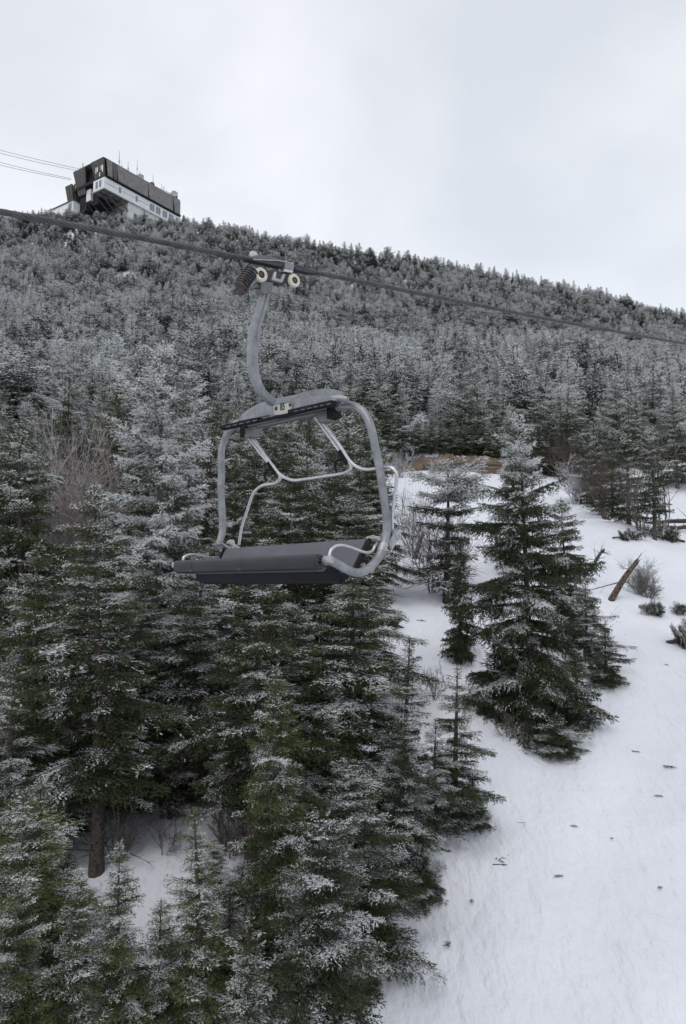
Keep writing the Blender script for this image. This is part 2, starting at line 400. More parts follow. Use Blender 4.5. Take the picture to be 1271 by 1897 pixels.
def conifer(seed, H, R, nb, step, shoot, K, wid=0.22, bare=0.05, gap=0.12, droop=0.30, shape=0.75, lean=0.02, ragged=0.22, dead=0, sides=6, under=0.45, top=0.12, clump=1.0, whorl=0, pts=None, rimetop=None):
    rng = np.random.default_rng(seed)
    W = TB(); Fo = TB()
    # trunk
    tz = np.linspace(0, H, 16); bx = lean * H * np.sin(tz / H * 2.2 + rng.uniform(0, 6)) ; by = lean * H * np.sin(tz / H * 2.6 + rng.uniform(0, 6))
    bx -= bx[0]; by -= by[0]
    tr = (0.016 * H + 0.025) * (1 - tz / H) ** 0.85 + 0.006
    tr[0] *= 1.25
    P = np.stack([bx, by, tz], 1); P[0, 2] = -0.5
    W.add(*tube_tris(P, tr, sides + 2))
    ph = rng.uniform(0, 6, 8)
    lobes = rng.uniform(0.75, 1.2, 12)
    for k in range(nb):
        u = (k + rng.uniform(0, 1)) / nb
        f = bare + (1 - bare) * (1 - (1 - u) ** 1.0)
        if whorl and f < .93: lv = H / whorl; f = (math.floor(f * lv) + .5 + rng.uniform(-.17, .17)) / lv
        f = min(max(f, bare), 0.992)
        z0 = f * H
        az = k * 2.399 + rng.uniform(-0.5, 0.5)
        tt = (f - bare) / (1 - bare)
        prof = (1 - tt) ** shape * (0.62 + 0.38 * min(1, tt / 0.14)) if pts is None else float(np.interp(tt, [a[0] for a in pts], [a[1] for a in pts]))
        prof *= 1 + ragged * .9 * math.sin(az * 2 + ph[4] + tt * 9) * math.sin(tt * 13 + ph[5])
        Lb = R * prof * (1 - ragged + 2 * ragged * rng.random()) * lobes[int((az % 6.283) / 6.283 * 6) + (6 if (tt * 7) % 2 > 1 else 0)]
        if rng.random() < gap: Lb *= rng.uniform(0.3, 0.65)
        Lb = max(Lb, 0.04 * R + 0.03)
        pit = 0.55 * tt ** 1.4 - droop * (1 - tt) * 0.6 + rng.uniform(-0.12, 0.12)
        m = max(4, int(Lb / 0.22) + 3); s = np.linspace(0, 1, m)
        hd = np.array([math.cos(az), math.sin(az), 0]); sd_ = np.array([-hd[1], hd[0], 0])
        bend = rng.uniform(-0.12, 0.12)
        o = np.array([np.interp(z0, tz, bx), np.interp(z0, tz, by), z0])
        ax = o + hd * (Lb * s)[:, None] + sd_ * (bend * Lb * s * s)[:, None]
        ax[:, 2] += Lb * (math.sin(pit) * s - droop * s * s * 0.9 + droop * 0.55 * s ** 3)
        W.add(*tube_tris(ax, (0.0085 * Lb + 0.006) * (1 - 0.85 * s), 4 if K > 2 else 3))
        # shoots on the main axis and on the side twigs
        A = []; D = []; E = []
        s0 = 0.05 + 0.14 * (1 - tt) * rng.random()
        cnt = max(2, int(Lb * (1 - s0) / step))
        ss = s0 + (1 - s0) * (np.arange(cnt) + rng.random(cnt) * 0.7) / cnt
        ss = ss[ss < 0.995]
        pa = np.stack([np.interp(ss, s, ax[:, q]) for q in range(3)], 1)
        tg = np.stack([np.interp(np.minimum(ss + .05, 1), s, ax[:, q]) - np.interp(ss - .05, s, ax[:, q]) for q in range(3)], 1)
        tg /= np.linalg.norm(tg, axis=1)[:, None] + 1e-9
        for side in (-1, 1):
            ll = (0.50 * Lb * (1 - ss) ** 0.75 * np.minimum(1, 0.55 + ss) + shoot * 0.9) * rng.uniform(0.55, 1.2, len(ss))
            an = rng.uniform(0.65, 1.1, len(ss)); v = rng.uniform(-0.28, 0.10, len(ss))
            dd = tg * np.cos(an)[:, None] + side * sd_ * np.sin(an)[:, None]; dd[:, 2] += v
            dd /= np.linalg.norm(dd, axis=1)[:, None]
            mm = np.maximum(1, (ll / step).astype(int))
            idx = np.repeat(np.arange(len(ss)), mm)
            frac = np.concatenate([(np.arange(q) + 0.6) / q for q in mm]) if len(mm) else np.zeros(0)
            q = pa[idx] + dd[idx] * (ll[idx] * frac)[:, None]
            q[:, 2] -= ll[idx] * frac ** 2 * 0.12
            alt = rng.choice([-1, 1], len(idx)); per = np.cross(dd[idx], [0, 0, 1.0])
            ed = (frac > 0.93)
            d2 = dd[idx] + per * (alt * np.where(ed, 0.1, 0.85))[:, None] + rng.normal(size=(len(idx), 3)) * 0.16
            A.append(q); D.append(d2); E.append(ss[idx] * 0.4 + frac * 0.6)
        A.append(pa); D.append(tg + rng.normal(size=(len(pa), 3)) * 0.25); E.append(ss)
        A = np.concatenate(A); D = np.concatenate(D); E = np.concatenate(E)
        D[:, 2] += 0.10
        D /= np.linalg.norm(D, axis=1)[:, None] + 1e-9
        n = len(A)
        if n == 0: continue
        pick = rng.random(n) < under; A2 = A[pick].copy(); D2 = D[pick].copy(); E2 = E[pick]
        A2[:, 2] -= rng.uniform(0.2, 0.9, len(A2)) * shoot; D2[:, 2] -= rng.uniform(0.4, 1.1, len(A2)); D2 /= np.linalg.norm(D2, axis=1)[:, None]
        lowf = np.concatenate([np.zeros(n), np.full(len(A2), -0.45)])
        A = np.concatenate([A, A2]); D = np.concatenate([D, D2]); E = np.concatenate([E, E2]); n = len(A)
        q8 = 1.0 / max(R, .5)
        cl = 0.5 + 0.26 * np.sin(A[:, 0] * 7.1 * q8 + ph[0]) * np.sin(A[:, 1] * 6.7 * q8 + ph[1]) + 0.10 * np.sin(A[:, 2] * 3.3 + A[:, 0] * 2.1 + ph[2]) + 0.16 * np.sin(A[:, 2] * 9.1 + A[:, 1] * 6 + ph[3])
        fr = (cl - 0.5) * 1.15 * clump + 0.40 + rng.uniform(-0.12, 0.12, n) + 0.16 * (E - .5) + rng.normal() * 0.21 + lowf + top * (tt - .35) * 2 + (.55 * float(sstep(rimetop - .06, rimetop + .06, tt)) if rimetop else 0)
        ti = np.clip(E ** 2 * 0.8 + rng.uniform(-0.25, 0.25, n) + 0.25 * tt, 0, 1)
        Fo.add(*needles(rng, A, D, shoot * (1 - .35 * tt) * rng.uniform(0.7, 1.25, n), fr, ti, K, wid))
    # leader
    n = 14; A = np.stack([np.full(n, bx[-1]), np.full(n, by[-1]), H - np.linspace(0, 0.07 * H + .2, n)], 1)
    A[:, 0] = np.interp(A[:, 2], tz, bx); A[:, 1] = np.interp(A[:, 2], tz, by)
    D = rng.normal(size=(n, 3)) * 0.45; D[:, 2] = 0.9; D /= np.linalg.norm(D, axis=1)[:, None]
    Fo.add(*needles(rng, A, D, np.full(n, shoot * 1.2), rng.random(n) * 0.6 + .2, np.full(n, 0.7), max(K, 2), wid))
    for k in range(dead):                                    # dead bare limbs low on the trunk
        z0 = H * rng.uniform(0.04, max(bare, 0.12) + 0.25); az = rng.uniform(0, 6.28); Lb = R * rng.uniform(0.35, 0.95)
        s = np.linspace(0, 1, 7); hd = np.array([math.cos(az), math.sin(az), 0]); sd_ = np.array([-hd[1], hd[0], 0])
        ax = np.array([np.interp(z0, tz, bx), np.interp(z0, tz, by), z0]) + hd * (Lb * s)[:, None] + sd_ * (Lb * rng.uniform(-.3, .3) * s ** 2)[:, None]
        ax[:, 2] += Lb * (rng.uniform(-0.3, 0.15) * s - 0.12 * s * s)
        W.add(*tube_tris(ax, (0.011 * Lb + 0.006) * (1 - 0.8 * s), 4))
        for j in range(5):
            q = rng.uniform(0.3, 0.95); o = np.array([np.interp(q, s, ax[:, c_]) for c_ in range(3)])
            dd = hd * 0.6 + sd_ * rng.choice([-1, 1]) * 0.7 + np.array([0, 0, rng.uniform(-.4, .3)])
            sg = np.linspace(0, 1, 4)[:, None]
            W.add(*tube_tris(o + dd * sg * Lb * rng.uniform(.12, .35), np.array([.006, .005, .003, .002]), 3))
    return W, Fo

def shrub(seed, H, R, stems, depth=3, thick=0.012, kids=4, spread=0.7, up=0.6):
    """bare deciduous bush"""
    rng = np.random.default_rng(seed); W = TB()
    def grow(o, d, l, r, lev):
        n = 5; s = np.linspace(0, 1, n)[:, None]
        sid = rng.normal(size=3) * 0.22 * l
        P = o + d * l * s + sid * s * s + np.array([0, 0, 0.12 * l * up]) * s * s
        W.add(*tube_tris(P, r * (1 - 0.6 * s[:, 0]), 4 if lev == 0 else 3))
        if lev >= depth: return
        for k in range(kids):
            q = rng.uniform(0.25, 1.0); o2 = P[0] * (1 - q) + P[-1] * q
            i_ = min(n - 2, int(q * (n - 1))); fr_ = q * (n - 1) - i_; o2 = P[i_] * (1 - fr_) + P[i_ + 1] * fr_
            d2 = d + rng.normal(size=3) * spread * 0.8; d2[2] += 0.25 * up; d2 /= np.linalg.norm(d2)
            grow(o2, d2, l * rng.uniform(0.45, 0.7), r * 0.52 + 0.001, lev + 1)
    for k in range(stems):
        az = rng.uniform(0, 6.28); t = rng.uniform(0.1, 1.0) * spread
        d = np.array([math.cos(az) * t * R / H * 1.3, math.sin(az) * t * R / H * 1.3, 1.0]); d /= np.linalg.norm(d)
        grow(np.array([math.cos(az) * .08 * R, math.sin(az) * .08 * R, -0.1]), d, H * rng.uniform(0.45, 0.7), thick * rng.uniform(.7, 1.2), 0)
    return W

CONIFER = {}
def proto(key, **kw):
    H, R = kw['H'], kw['R']; bk = kw.pop('bk', 'bark'); fm = kw.pop('fm', 'needles'); one = kw.pop('one', False)
    W, Fo = conifer(**kw)
    if one:
        wv = np.concatenate(W.v); wt = np.concatenate(W.t); fv = np.concatenate(Fo.v); ft = np.concatenate(Fo.t)
        fr = np.concatenate([a[0] for a in Fo.at]); ti = np.concatenate([a[1] for a in Fo.at])
        me = tri_mesh('conifer', np.concatenate([wv, fv]), np.concatenate([wt, ft + len(wv)]), [M[bk], M[fm]],
                      {'frost': np.concatenate([np.zeros(len(wv)), fr]), 'tint': np.concatenate([np.zeros(len(wv)), ti])})
        me.polygons.foreach_set('material_index', np.concatenate([np.zeros(len(wt), np.int32), np.ones(len(ft), np.int32)]))
        CONIFER[key] = (me, None, H, R)
    else:
        CONIFER[key] = (W.mesh('trunk', M[bk]), Fo.mesh('crown', M[fm], ('frost', 'tint')), H, R)

# close trees: full needle sprays
proto('near_full', seed=1, H=6.0, R=1.5, nb=185, step=0.060, shoot=0.095, K=5, wid=.17, bare=0.04, droop=0.34, whorl=.27, shape=.62, ragged=.3)
proto('near_full_b', seed=2, H=6.0, R=1.5, nb=170, step=0.060, shoot=0.10, K=5, wid=.17, bare=0.05, droop=0.42, ragged=0.36, shape=0.52, whorl=.30)
proto('near_slim', seed=3, H=6.0, R=1.0, nb=170, step=0.060, shoot=0.095, K=5, wid=.17, bare=0.05, gap=0.2, droop=0.3, ragged=0.35, whorl=.26, shape=.65)
proto('near_sparse', seed=4, H=6.0, R=1.2, nb=95, step=0.060, shoot=0.10, K=5, wid=.17, bare=0.08, gap=0.3, droop=0.22, ragged=0.42, dead=12, whorl=.42, shape=.6)
proto('near_tall', seed=5, H=8.5, R=1.6, nb=215, step=0.066, shoot=0.105, K=5, wid=.17, bare=0.16, gap=0.22, droop=0.42, ragged=0.42, shape=0.5, dead=34, bk='bark_grey', whorl=.36)
proto('near_tall_b', seed=6, H=8.5, R=1.5, nb=190, step=0.066, shoot=0.105, K=5, wid=.17, bare=0.20, gap=0.25, droop=0.34, ragged=0.45, shape=0.45, dead=40, lean=0.03, whorl=.40)
proto('near_small', seed=7, H=2.0, R=0.65, nb=80, step=0.048, shoot=0.085, K=5, wid=.17, bare=0.02, droop=0.2, gap=0.15, ragged=0.4, shape=0.6)
proto('near_heavy', seed=8, H=5.0, R=1.6, nb=175, step=0.056, shoot=0.095, K=5, wid=.17, bare=0.02, droop=0.40, ragged=0.3, shape=0.5, whorl=.34)
proto('rimed_tall', seed=14, H=8.5, R=1.6, nb=170, step=0.062, shoot=0.10, K=5, wid=.15, bare=.10, droop=.12, gap=.3, ragged=.28, dead=16, whorl=.36, bk='bark_grey',
      pts=[(0, .35), (.15, .5), (.3, .85), (.45, .9), (.55, .7), (.68, 1.0), (.8, .9), (.9, .65), (.97, .35), (1, .15)])
proto('slope_big', seed=9, H=6.0, R=1.6, nb=230, step=0.060, shoot=0.095, K=5, wid=.17, bare=0.03, droop=0.30, gap=.2, ragged=.32, whorl=.30, dead=30, rimetop=.80,
      pts=[(0, .80), (.08, 1.0), (.25, .78), (.36, .95), (.5, .98), (.62, .80), (.72, .62), (.80, .34), (.88, .30), (.95, .20), (1, .04)])
proto('slope_limby', seed=10, H=4.0, R=1.2, nb=110, step=0.060, shoot=0.10, K=5, wid=.17, bare=0.10, droop=0.2, gap=.3, ragged=.4, whorl=.4, dead=40, rimetop=.7,
      pts=[(0, .35), (.2, .5), (.45, .45), (.55, .4), (.7, 1.0), (.85, .7), (.95, .4), (1, .05)])
# middle distance
for k, kw in enumerate((dict(H=7.5, R=1.9, nb=120, bare=0.03, gap=0.15), dict(H=7.5, R=1.7, nb=105, bare=0.05, gap=0.2, dead=6, ragged=.36),
                        dict(H=7.5, R=2.3, nb=125, bare=0.02, gap=0.12, shape=.5), dict(H=7.5, R=1.5, nb=90, bare=0.18, gap=0.3, dead=10, ragged=0.45, shape=.5),
                        dict(H=7.5, R=1.9, nb=110, bare=0.06, gap=0.2, shape=0.4, dead=8, bk='bark_grey', ragged=.42))):
    proto('mid%d' % k, seed=20 + k, step=0.120, shoot=0.165, K=3, wid=0.24, droop=0.06, under=.4, top=.24, whorl=.42, **{**dict(shape=.6), **kw})
for k, kw in enumerate((dict(H=5, R=1.6, nb=84, bare=0.02, shape=.62, droop=.02), dict(H=5, R=1.35, nb=70, bare=0.03, gap=0.25, shape=.75, droop=-.15, whorl=.5), dict(H=5, R=2.0, nb=90, bare=0.02, shape=0.5, droop=.05),
                        dict(H=5, R=1.3, nb=66, bare=0.05, gap=0.3, ragged=0.45, shape=.7, droop=-.1), dict(H=5, R=1.8, nb=84, bare=0.02, ragged=0.45, droop=.08, whorl=.6,
                        pts=[(0, .8), (.3, 1), (.6, .85), (.8, .6), (.92, .4), (1, .1)]))):
    proto('far%d' % k, seed=40 + k, step=0.20, shoot=0.27, K=2, wid=0.28, one=True, fm='needles_far', lean=0.05, under=.4, top=.50, clump=.9, **kw)

def put_tree(name, key, p, H, halfw, rz, frost, green, label, cat='tree', group=None):
    tm, cm, h0, r0 = CONIFER[key]
    sz = H / h0; sx = halfw / r0
    if cm is None:
        o = link_mesh(name, tm); o.location = p; o.rotation_euler = (0, 0, rz); o.scale = (sx, sx, sz); o.color = (frost, green, 0, 1)
        return tag(o, label, cat, group)
    root = empty(name, p, rz); root.scale = (sx, sx, sz)
    link_mesh('trunk', tm, root); c = link_mesh('crown', cm, root); c.color = (frost, green, 0, 1)
    return tag(root, label, cat, group)

rnd = random.Random(5)
placed = []
def hero(name, key, px, py, top, hw, frost, green, label, dx=0, group=None):
    p = at(px, py); k = p.y / F; rt_ = ray(px, top)
    H = CAMZ + rt_.z / rt_.y * p.y - p.z
    placed.append((p.x, p.y, hw * k * 0.6))
    return put_tree(name, key, p, H, hw * k, rnd.uniform(0, 6.28), frost, green, label, group=group)

# ---- the trees one can single out
HEROES = [
 # right-hand group on the piste
 ('spruce_tree', 'near_slim', 958, 1060, 752, 44, .98, .10, 'pale rimed narrow spruce whose crown shows above the largest spruce'),
 ('spruce_tree', 'slope_big', 985, 1340, 770, 92, .50, .30, 'largest spruce out on the snow slope, grey rimed top and dark green skirt'),
 ('spruce_tree', 'near_full_b', 1056, 1205, 925, 50, .48, .28, 'narrow dark spruce pressed against the right side of the largest spruce'),
 ('spruce_tree', 'slope_limby', 826, 1118, 862, 84, .50, .22, 'thin spruce with bare brown lower limbs left of the largest spruce'),
 ('spruce_tree', 'near_small', 852, 1228, 1000, 36, .30, .35, 'short dark green spruce at the left foot of the largest spruce'),
 ('spruce_sapling', 'near_small', 1124, 1275, 1165, 34, .32, .45, 'bushy green sapling on open snow at the right foot of the largest spruce'),
 ('spruce_sapling', 'near_small', 1035, 1405, 1325, 48, .42, .40, 'lowest small evergreen bush on the snow below the largest spruce'),
 ('spruce_sapling', 'near_small', 1068, 1345, 1200, 44, .36, .30, 'dark low evergreen bush under the right skirt of the largest spruce'),
 ('spruce_sapling', 'near_small', 918, 1325, 1195, 40, .36, .30, 'dark low evergreen bush under the left skirt of the largest spruce'),
 ('spruce_tree', 'near_sparse', 1095, 1240, 1080, 45, .52, .2, 'open twiggy little spruce between the largest spruce and the bushy green sapling'),
 # far right clump beyond the crest
 ('spruce_tree', 'mid1', 1165, 972, 745, 46, .50, .22, 'tallest dark spruce of the clump at the upper right edge of the piste'),
 ('spruce_tree', 'mid3', 1213, 1000, 788, 36, .56, .15, 'grey trunked spruce standing by fallen logs at the far right of the piste'),
 ('spruce_tree', 'mid0', 1135, 955, 800, 42, .42, .20, 'brownish spruce second from the right in the clump above the crest'),
 ('spruce_tree', 'mid2', 1098, 935, 790, 46, .42, .18, 'leaning dark spruce on the left of the clump above the crest'),
 ('spruce_tree', 'mid1', 1045, 885, 748, 42, .40, .25, 'dark spruce behind the rimed bush at the top of the piste'),
 ('spruce_tree', 'mid4', 1010, 880, 740, 36, .48, .15, 'dark spruce rising behind the top of the largest spruce'),
 ('spruce_tree', 'mid4', 1255, 905, 745, 42, .45, .15, 'dark spruce at the right picture edge above the fallen logs'),
 # left edge of the piste, from the top down
 ('spruce_tree', 'near_tall', 695, 1120, 835, 60, .48, .20, 'tall spruce behind the right arm of the chair with a bare reddish trunk'),
 ('spruce_tree', 'near_slim', 748, 1560, 1185, 66, .50, .25, 'narrow spruce with a spiky tip, second back from the forest edge beside the piste'),
 ('spruce_tree', 'near_sparse', 842, 1535, 1235, 68, .46, .40, 'open little spruce with dark bare stems at the outermost forest edge'),
 ('spruce_tree', 'near_sparse', 812, 1560, 1330, 56, .52, .25, 'snowy short spruce leaning on the outermost open spruce at the forest edge'),
 ('spruce_sapling', 'near_small', 880, 1545, 1440, 34, .40, .40, 'small dark sapling under the outermost open spruce at the forest edge'),
 ('spruce_tree', 'near_full', 745, 1665, 1330, 82, .52, .15, 'snow dusted spruce at the forest edge just left of the open little spruce'),
 ('spruce_tree', 'near_full', 305, 2010, 1668, 78, .44, .55, 'young green spruce at the bottom closing the lower end of the small snow clearing'),
 ('spruce_tree', 'near_slim', 430, 1900, 1640, 50, .44, .35, 'slim spruce at the bottom between the yellowish green one and the bright green tipped one'),
 ('spruce_sapling', 'near_small', 785, 1672, 1560, 42, .50, .35, 'sapling poking out over the snow halfway down the forest edge'),
 ('spruce_sapling', 'near_sparse', 715, 1795, 1650, 26, .42, .30, 'spindly sapling on the snow at the lower forest edge'),
 ('spruce_sapling', 'near_small', 680, 1850, 1740, 30, .5, .35, 'tiny evergreen under the snow laden spruce at the lower forest edge'),
 # lower foreground
 ('spruce_tree', 'near_heavy', 605, 2075, 1500, 118, .54, .15, 'broad snow laden spruce at the bottom, reaching out over the lower snow slope'),
 ('spruce_tree', 'near_full', 522, 1830, 1238, 92, .44, .55, 'bright green tipped spruce in the foreground below the middle of the chair'),
 ('spruce_tree', 'near_full_b', 655, 1780, 1400, 92, .50, .20, 'snow streaked spruce between the green tipped spruce and the forest edge'),
 ('spruce_tree', 'near_slim', 368, 1990, 1498, 70, .48, .80, 'yellowish green young spruce at the bottom, its tip against the small snow clearing'),
 ('spruce_tree', 'near_full', 222, 2030, 1560, 72, .52, .60, 'young spruce at the bottom with a green tip left of the yellowish one'),
 ('spruce_tree', 'near_full_b', 55, 1960, 1470, 112, .42, .75, 'bright green snow flecked spruce at the lower left corner'),
 ('spruce_tree', 'near_slim', 135, 2080, 1640, 70, .48, .45, 'dark slim spruce at the bottom left between two greener ones'),
 ('spruce_tree', 'near_slim', 470, 2120, 1690, 70, .50, .30, 'snowy spruce at the bottom tucked against the left of the broad snow laden spruce'),
 ('spruce_tree', 'near_heavy', 400, 1700, 1560, 40, .62, .20, 'snow covered low spruce at the right rim of the small snow clearing'),
 # left forest
 ('spruce_tree', 'rimed_tall', 285, 1430, 645, 94, 1.02, .18, 'tall rimed spruce on the left, its pale crown and grey trunk clearly above the others'),
 ('spruce_tree', 'near_tall_b', 178, 1625, 895, 104, .56, .28, 'rimed spruce with the thickest dark trunk at the left rim of the snow clearing'),
 ('spruce_tree', 'near_full_b', 38, 1390, 790, 110, .50, .28, 'wide dark spruce at the left picture edge below the rimed hillside'),
 ('spruce_tree', 'near_full', 112, 1110, 700, 56, .36, .22, 'dark spruce left of the tall rimed spruce, tip against the grey hillside'),
 ('spruce_tree', 'near_full_b', 200, 1120, 722, 62, .40, .38, 'olive green spruce directly left of the tall rimed spruce'),
 ('spruce_tree', 'near_full', 65, 1560, 1010, 104, .46, .42, 'dense mid green spruce at the left edge above the lower left corner'),
 ('spruce_tree', 'near_tall_b', 465, 1600, 1000, 90, .50, .26, 'spruce with a bare dark trunk at the right rim of the small snow clearing'),
 ('spruce_tree', 'near_full', 548, 1300, 828, 104, .42, .24, 'dark spruce seen through the chair frame under its middle'),
 ('spruce_tree', 'near_full_b', 640, 1290, 852, 84, .46, .22, 'dark spruce seen through the right half of the chair frame'),
 ('spruce_tree', 'near_full', 440, 1290, 852, 76, .42, .22, 'dark spruce seen through the left half of the chair frame'),
 ('spruce_tree', 'near_full_b', 655, 1530, 1040, 112, .46, .30, 'dense dark green spruce directly below the right end of the seat'),
 ('spruce_tree', 'near_full', 505, 1520, 1075, 100, .52, .28, 'frost flecked spruce directly below the middle of the seat'),
 ('spruce_tree', 'near_tall', 360, 1480, 1010, 96, .56, .20, 'rimed spruce with long pale dead limbs just below the left end of the seat'),
 ('spruce_tree', 'near_tall', 275, 1480, 1090, 90, .54, .26, 'rimed spruce below the tall rimed one with drooping limbs'),
 ('spruce_tree', 'near_slim', 375, 1200, 800, 60, .56, .16, 'pale slim spruce just left of the chair frame'),
 ('spruce_tree', 'near_sparse', 20, 1640, 1240, 80, .52, .3, 'open spruce at the left edge with snow showing behind its limbs'),
]
HEROES += [
 ('spruce_tree', 'near_full_b', 435, 1830, 1600, 66, .58, .25, 'snowy young spruce between the yellowish green one and the bright green tipped one'),
 ('spruce_tree', 'near_full', 78, 1780, 1440, 84, .46, .35, 'dark full spruce left of the thickest trunk, above the lower left corner'),
 ('spruce_tree', 'near_heavy', 15, 2060, 1640, 90, .46, .55, 'low spreading spruce cut by the lower left corner of the picture'),
 ('spruce_tree', 'near_full', 540, 2080, 1760, 80, .50, .2, 'snow capped spruce at the bottom edge left of the broad snow laden one'),
 ('spruce_tree', 'near_full_b', 395, 1455, 1190, 76, .44, .25, 'dark spruce closing the back of the small snow clearing on the right'),
 ('spruce_tree', 'near_full', 330, 1470, 1240, 80, .46, .25, 'dark spruce closing the back of the small snow clearing in its middle'),
 ('spruce_tree', 'near_full_b', 235, 1500, 1170, 80, .46, .30, 'dark spruce closing the back of the small snow clearing on the left'),
 ('spruce_tree', 'near_slim', 100, 1540, 1150, 70, .46, .25, 'slim dark spruce behind the dense mid green one at the left edge'),
 ('spruce_tree', 'near_tall_b', 585, 1560, 1130, 80, .46, .25, 'dark limbed spruce behind the tip of the bright green tipped one'),
]
for h in HEROES:
    h = list(h); h[6] = h[6] - 0.17 if h[6] < .6 else h[6] - .08
    if h[2] > 700: h[7] *= .5
    if h[3 - 0] > 1400 and h[2] < 700 and h[0] == 'spruce_tree': h[5] *= 1.15
    hero(*h)

# snow edge of the left forest: x of the outermost stems for a given distance
BY = [5, 9, 11.6, 13.3, 17, 28, 45, 69]; BX = [0.0, 0.1, 0.55, 1.3, 1.3, 1.6, 2.8, 4.2]
def clear(x, y, s):
    return all((x - a) ** 2 + (y - b_) ** 2 > (s + c_) ** 2 * 0.55 for a, b_, c_ in placed)
cells = []
# fill of the left forest between the single trees and the steep hillside
tries = 0; fill = []
while tries < 6000:
    tries += 1
    y = rnd.uniform(15.0, 69.0) if rnd.random() < 0.7 else rnd.uniform(40, 69)
    x = rnd.uniform(-0.60 * y - 2, float(np.interp(y, BY, BX)) - 1.0)
    px = CX + F * x / y
    if 225 < px < 450 and y < 15.5: continue
    if 60 < px < 225 and 20 < y < 36: continue
    s = 1.0 if y < 30 else 1.15
    if len(fill) < 130 and clear(x, y, s): placed.append((x, y, s)); fill.append((x, y))
fill.sort(key=lambda q: q[1])
FL = 'frosted dark spruce crowded among others in the forest left of the piste'
for n, (x, y) in enumerate(fill):
    key = rnd.choice(['near_full', 'near_full_b', 'near_slim', 'near_tall', 'near_tall_b']) if y < 24 else 'mid%d' % rnd.randrange(5)
    H = rnd.uniform(5.0, 7.4) if y > 22 else rnd.uniform(4.2, 6.0)
    put_tree('spruce_tree', key, (x, y, gz(x, y)), H, H * rnd.uniform(.20, .27), rnd.uniform(0, 6.28), rnd.uniform(.22, .46), rnd.uniform(.1, .35), FL, group='spruces crowded in the forest left of the piste')

# steep hillside: the nearest trees one by one, all the rest as one wood
hill = []
cell = 1.3; grid = {}
def hclear(x, y, s):
    i_, j_ = int(x // cell), int(y // cell)
    for a in range(-2, 3):
        for b_ in range(-2, 3):
            for (u, v) in grid.get((i_ + a, j_ + b_), ()):
                if (u - x) ** 2 + (v - y) ** 2 < s * s: return False
    return True
GAPS = [(at(238, 512), 2.6), (at(275, 535), 1.8), (at(845, 650), 2.4), (at(945, 625), 3.2), (at(785, 785), 2.0), (at(245, 590), 2.0)]
tries = 0
while tries < 90000:
    tries += 1
    y = math.sqrt(rnd.uniform(70.5 ** 2, 262 ** 2)); x = rnd.uniform(-0.54 * y - 3, 0.54 * y + 3)
    s = (1.95 + 0.3 * math.sin(x * 0.13) * math.sin(y * 0.11)) * (1 if y < 200 else .80) * (.86 if y > 205 and x < -30 else 1) if y > 100 else 2.1
    if 6.2 < x < 16.5 and y < 73.5: continue
    if any((x - g.x) ** 2 / 1.3 ** 2 + (y - g.y + r * .8) ** 2 / 2.3 ** 2 < r * r for g, r in GAPS): continue
    if hclear(x, y, s): grid.setdefault((int(x // cell), int(y // cell)), []).append((x, y)); hill.append((x, y))
hill.sort(key=lambda q: q[1])
NIND = max(0, 299 - len(HEROES) - len(fill))
lowset = set()
def hill_h(x, y):
    if (x, y) in lowset: return rnd.uniform(1.1, 2.2)
    t = min(1, max(0, (y - 75) / 150)); return (6.9 - 2.6 * t) * rnd.choice((rnd.uniform(.42, .7), rnd.uniform(.7, 1.0), rnd.uniform(.85, 1.3))) * (.78 if y > 215 and x < -42 else 1)
hl = 'rime covered spruce standing in the forest at the foot of the steep hillside'
for (x, y) in hill[:NIND]:
    H = hill_h(x, y)
    put_tree('spruce_tree', 'mid%d' % rnd.randrange(5), (x, y, gz(x, y)), H, H * rnd.uniform(.23, .34), rnd.uniform(0, 6.28), rnd.uniform(.40, .72), rnd.uniform(.1, .4), hl, group='spruces at the foot of the steep hillside')
rest = hill[NIND:]
# five visible sample trees of the wood double as its sources
samples = []
for k in range(5):
    x, y = rest[k * 7 + 3]; H = hill_h(x, y)
    o = put_tree('spruce_tree', 'far%d' % k, (x, y, gz(x, y)), H, H * .21, rnd.uniform(0, 6), .62, .2, hl, group='spruces at the foot of the steep hillside'); samples.append(o)
rest = [q for k, q in enumerate(rest) if k not in [j * 7 + 3 for j in range(5)]]
extra = []
for k in range(1500):
    y = math.sqrt(rnd.uniform(76 ** 2, 256 ** 2)); x = rnd.uniform(-.53 * y, .53 * y)
    if not any((x - g.x) ** 2 / 1.3 ** 2 + (y - g.y + r * .8) ** 2 / 2.3 ** 2 < r * r for g, r in GAPS): extra.append((x, y)); lowset.add((x, y))
rest += extra
# rimed leafless crowns between the conifers
fw = shrub(77, 3.2, 1.4, 7, depth=3, thick=0.05, kids=4, spread=0.6)
rime_me = fw.mesh('rimed_tree', M['twig_frost'])
p = at(690, 690)
rime_o = tag(link_mesh('leafless_tree', rime_me), 'pale rimed leafless tree among the dark spruces on the hillside', 'tree'); rime_o.location = p

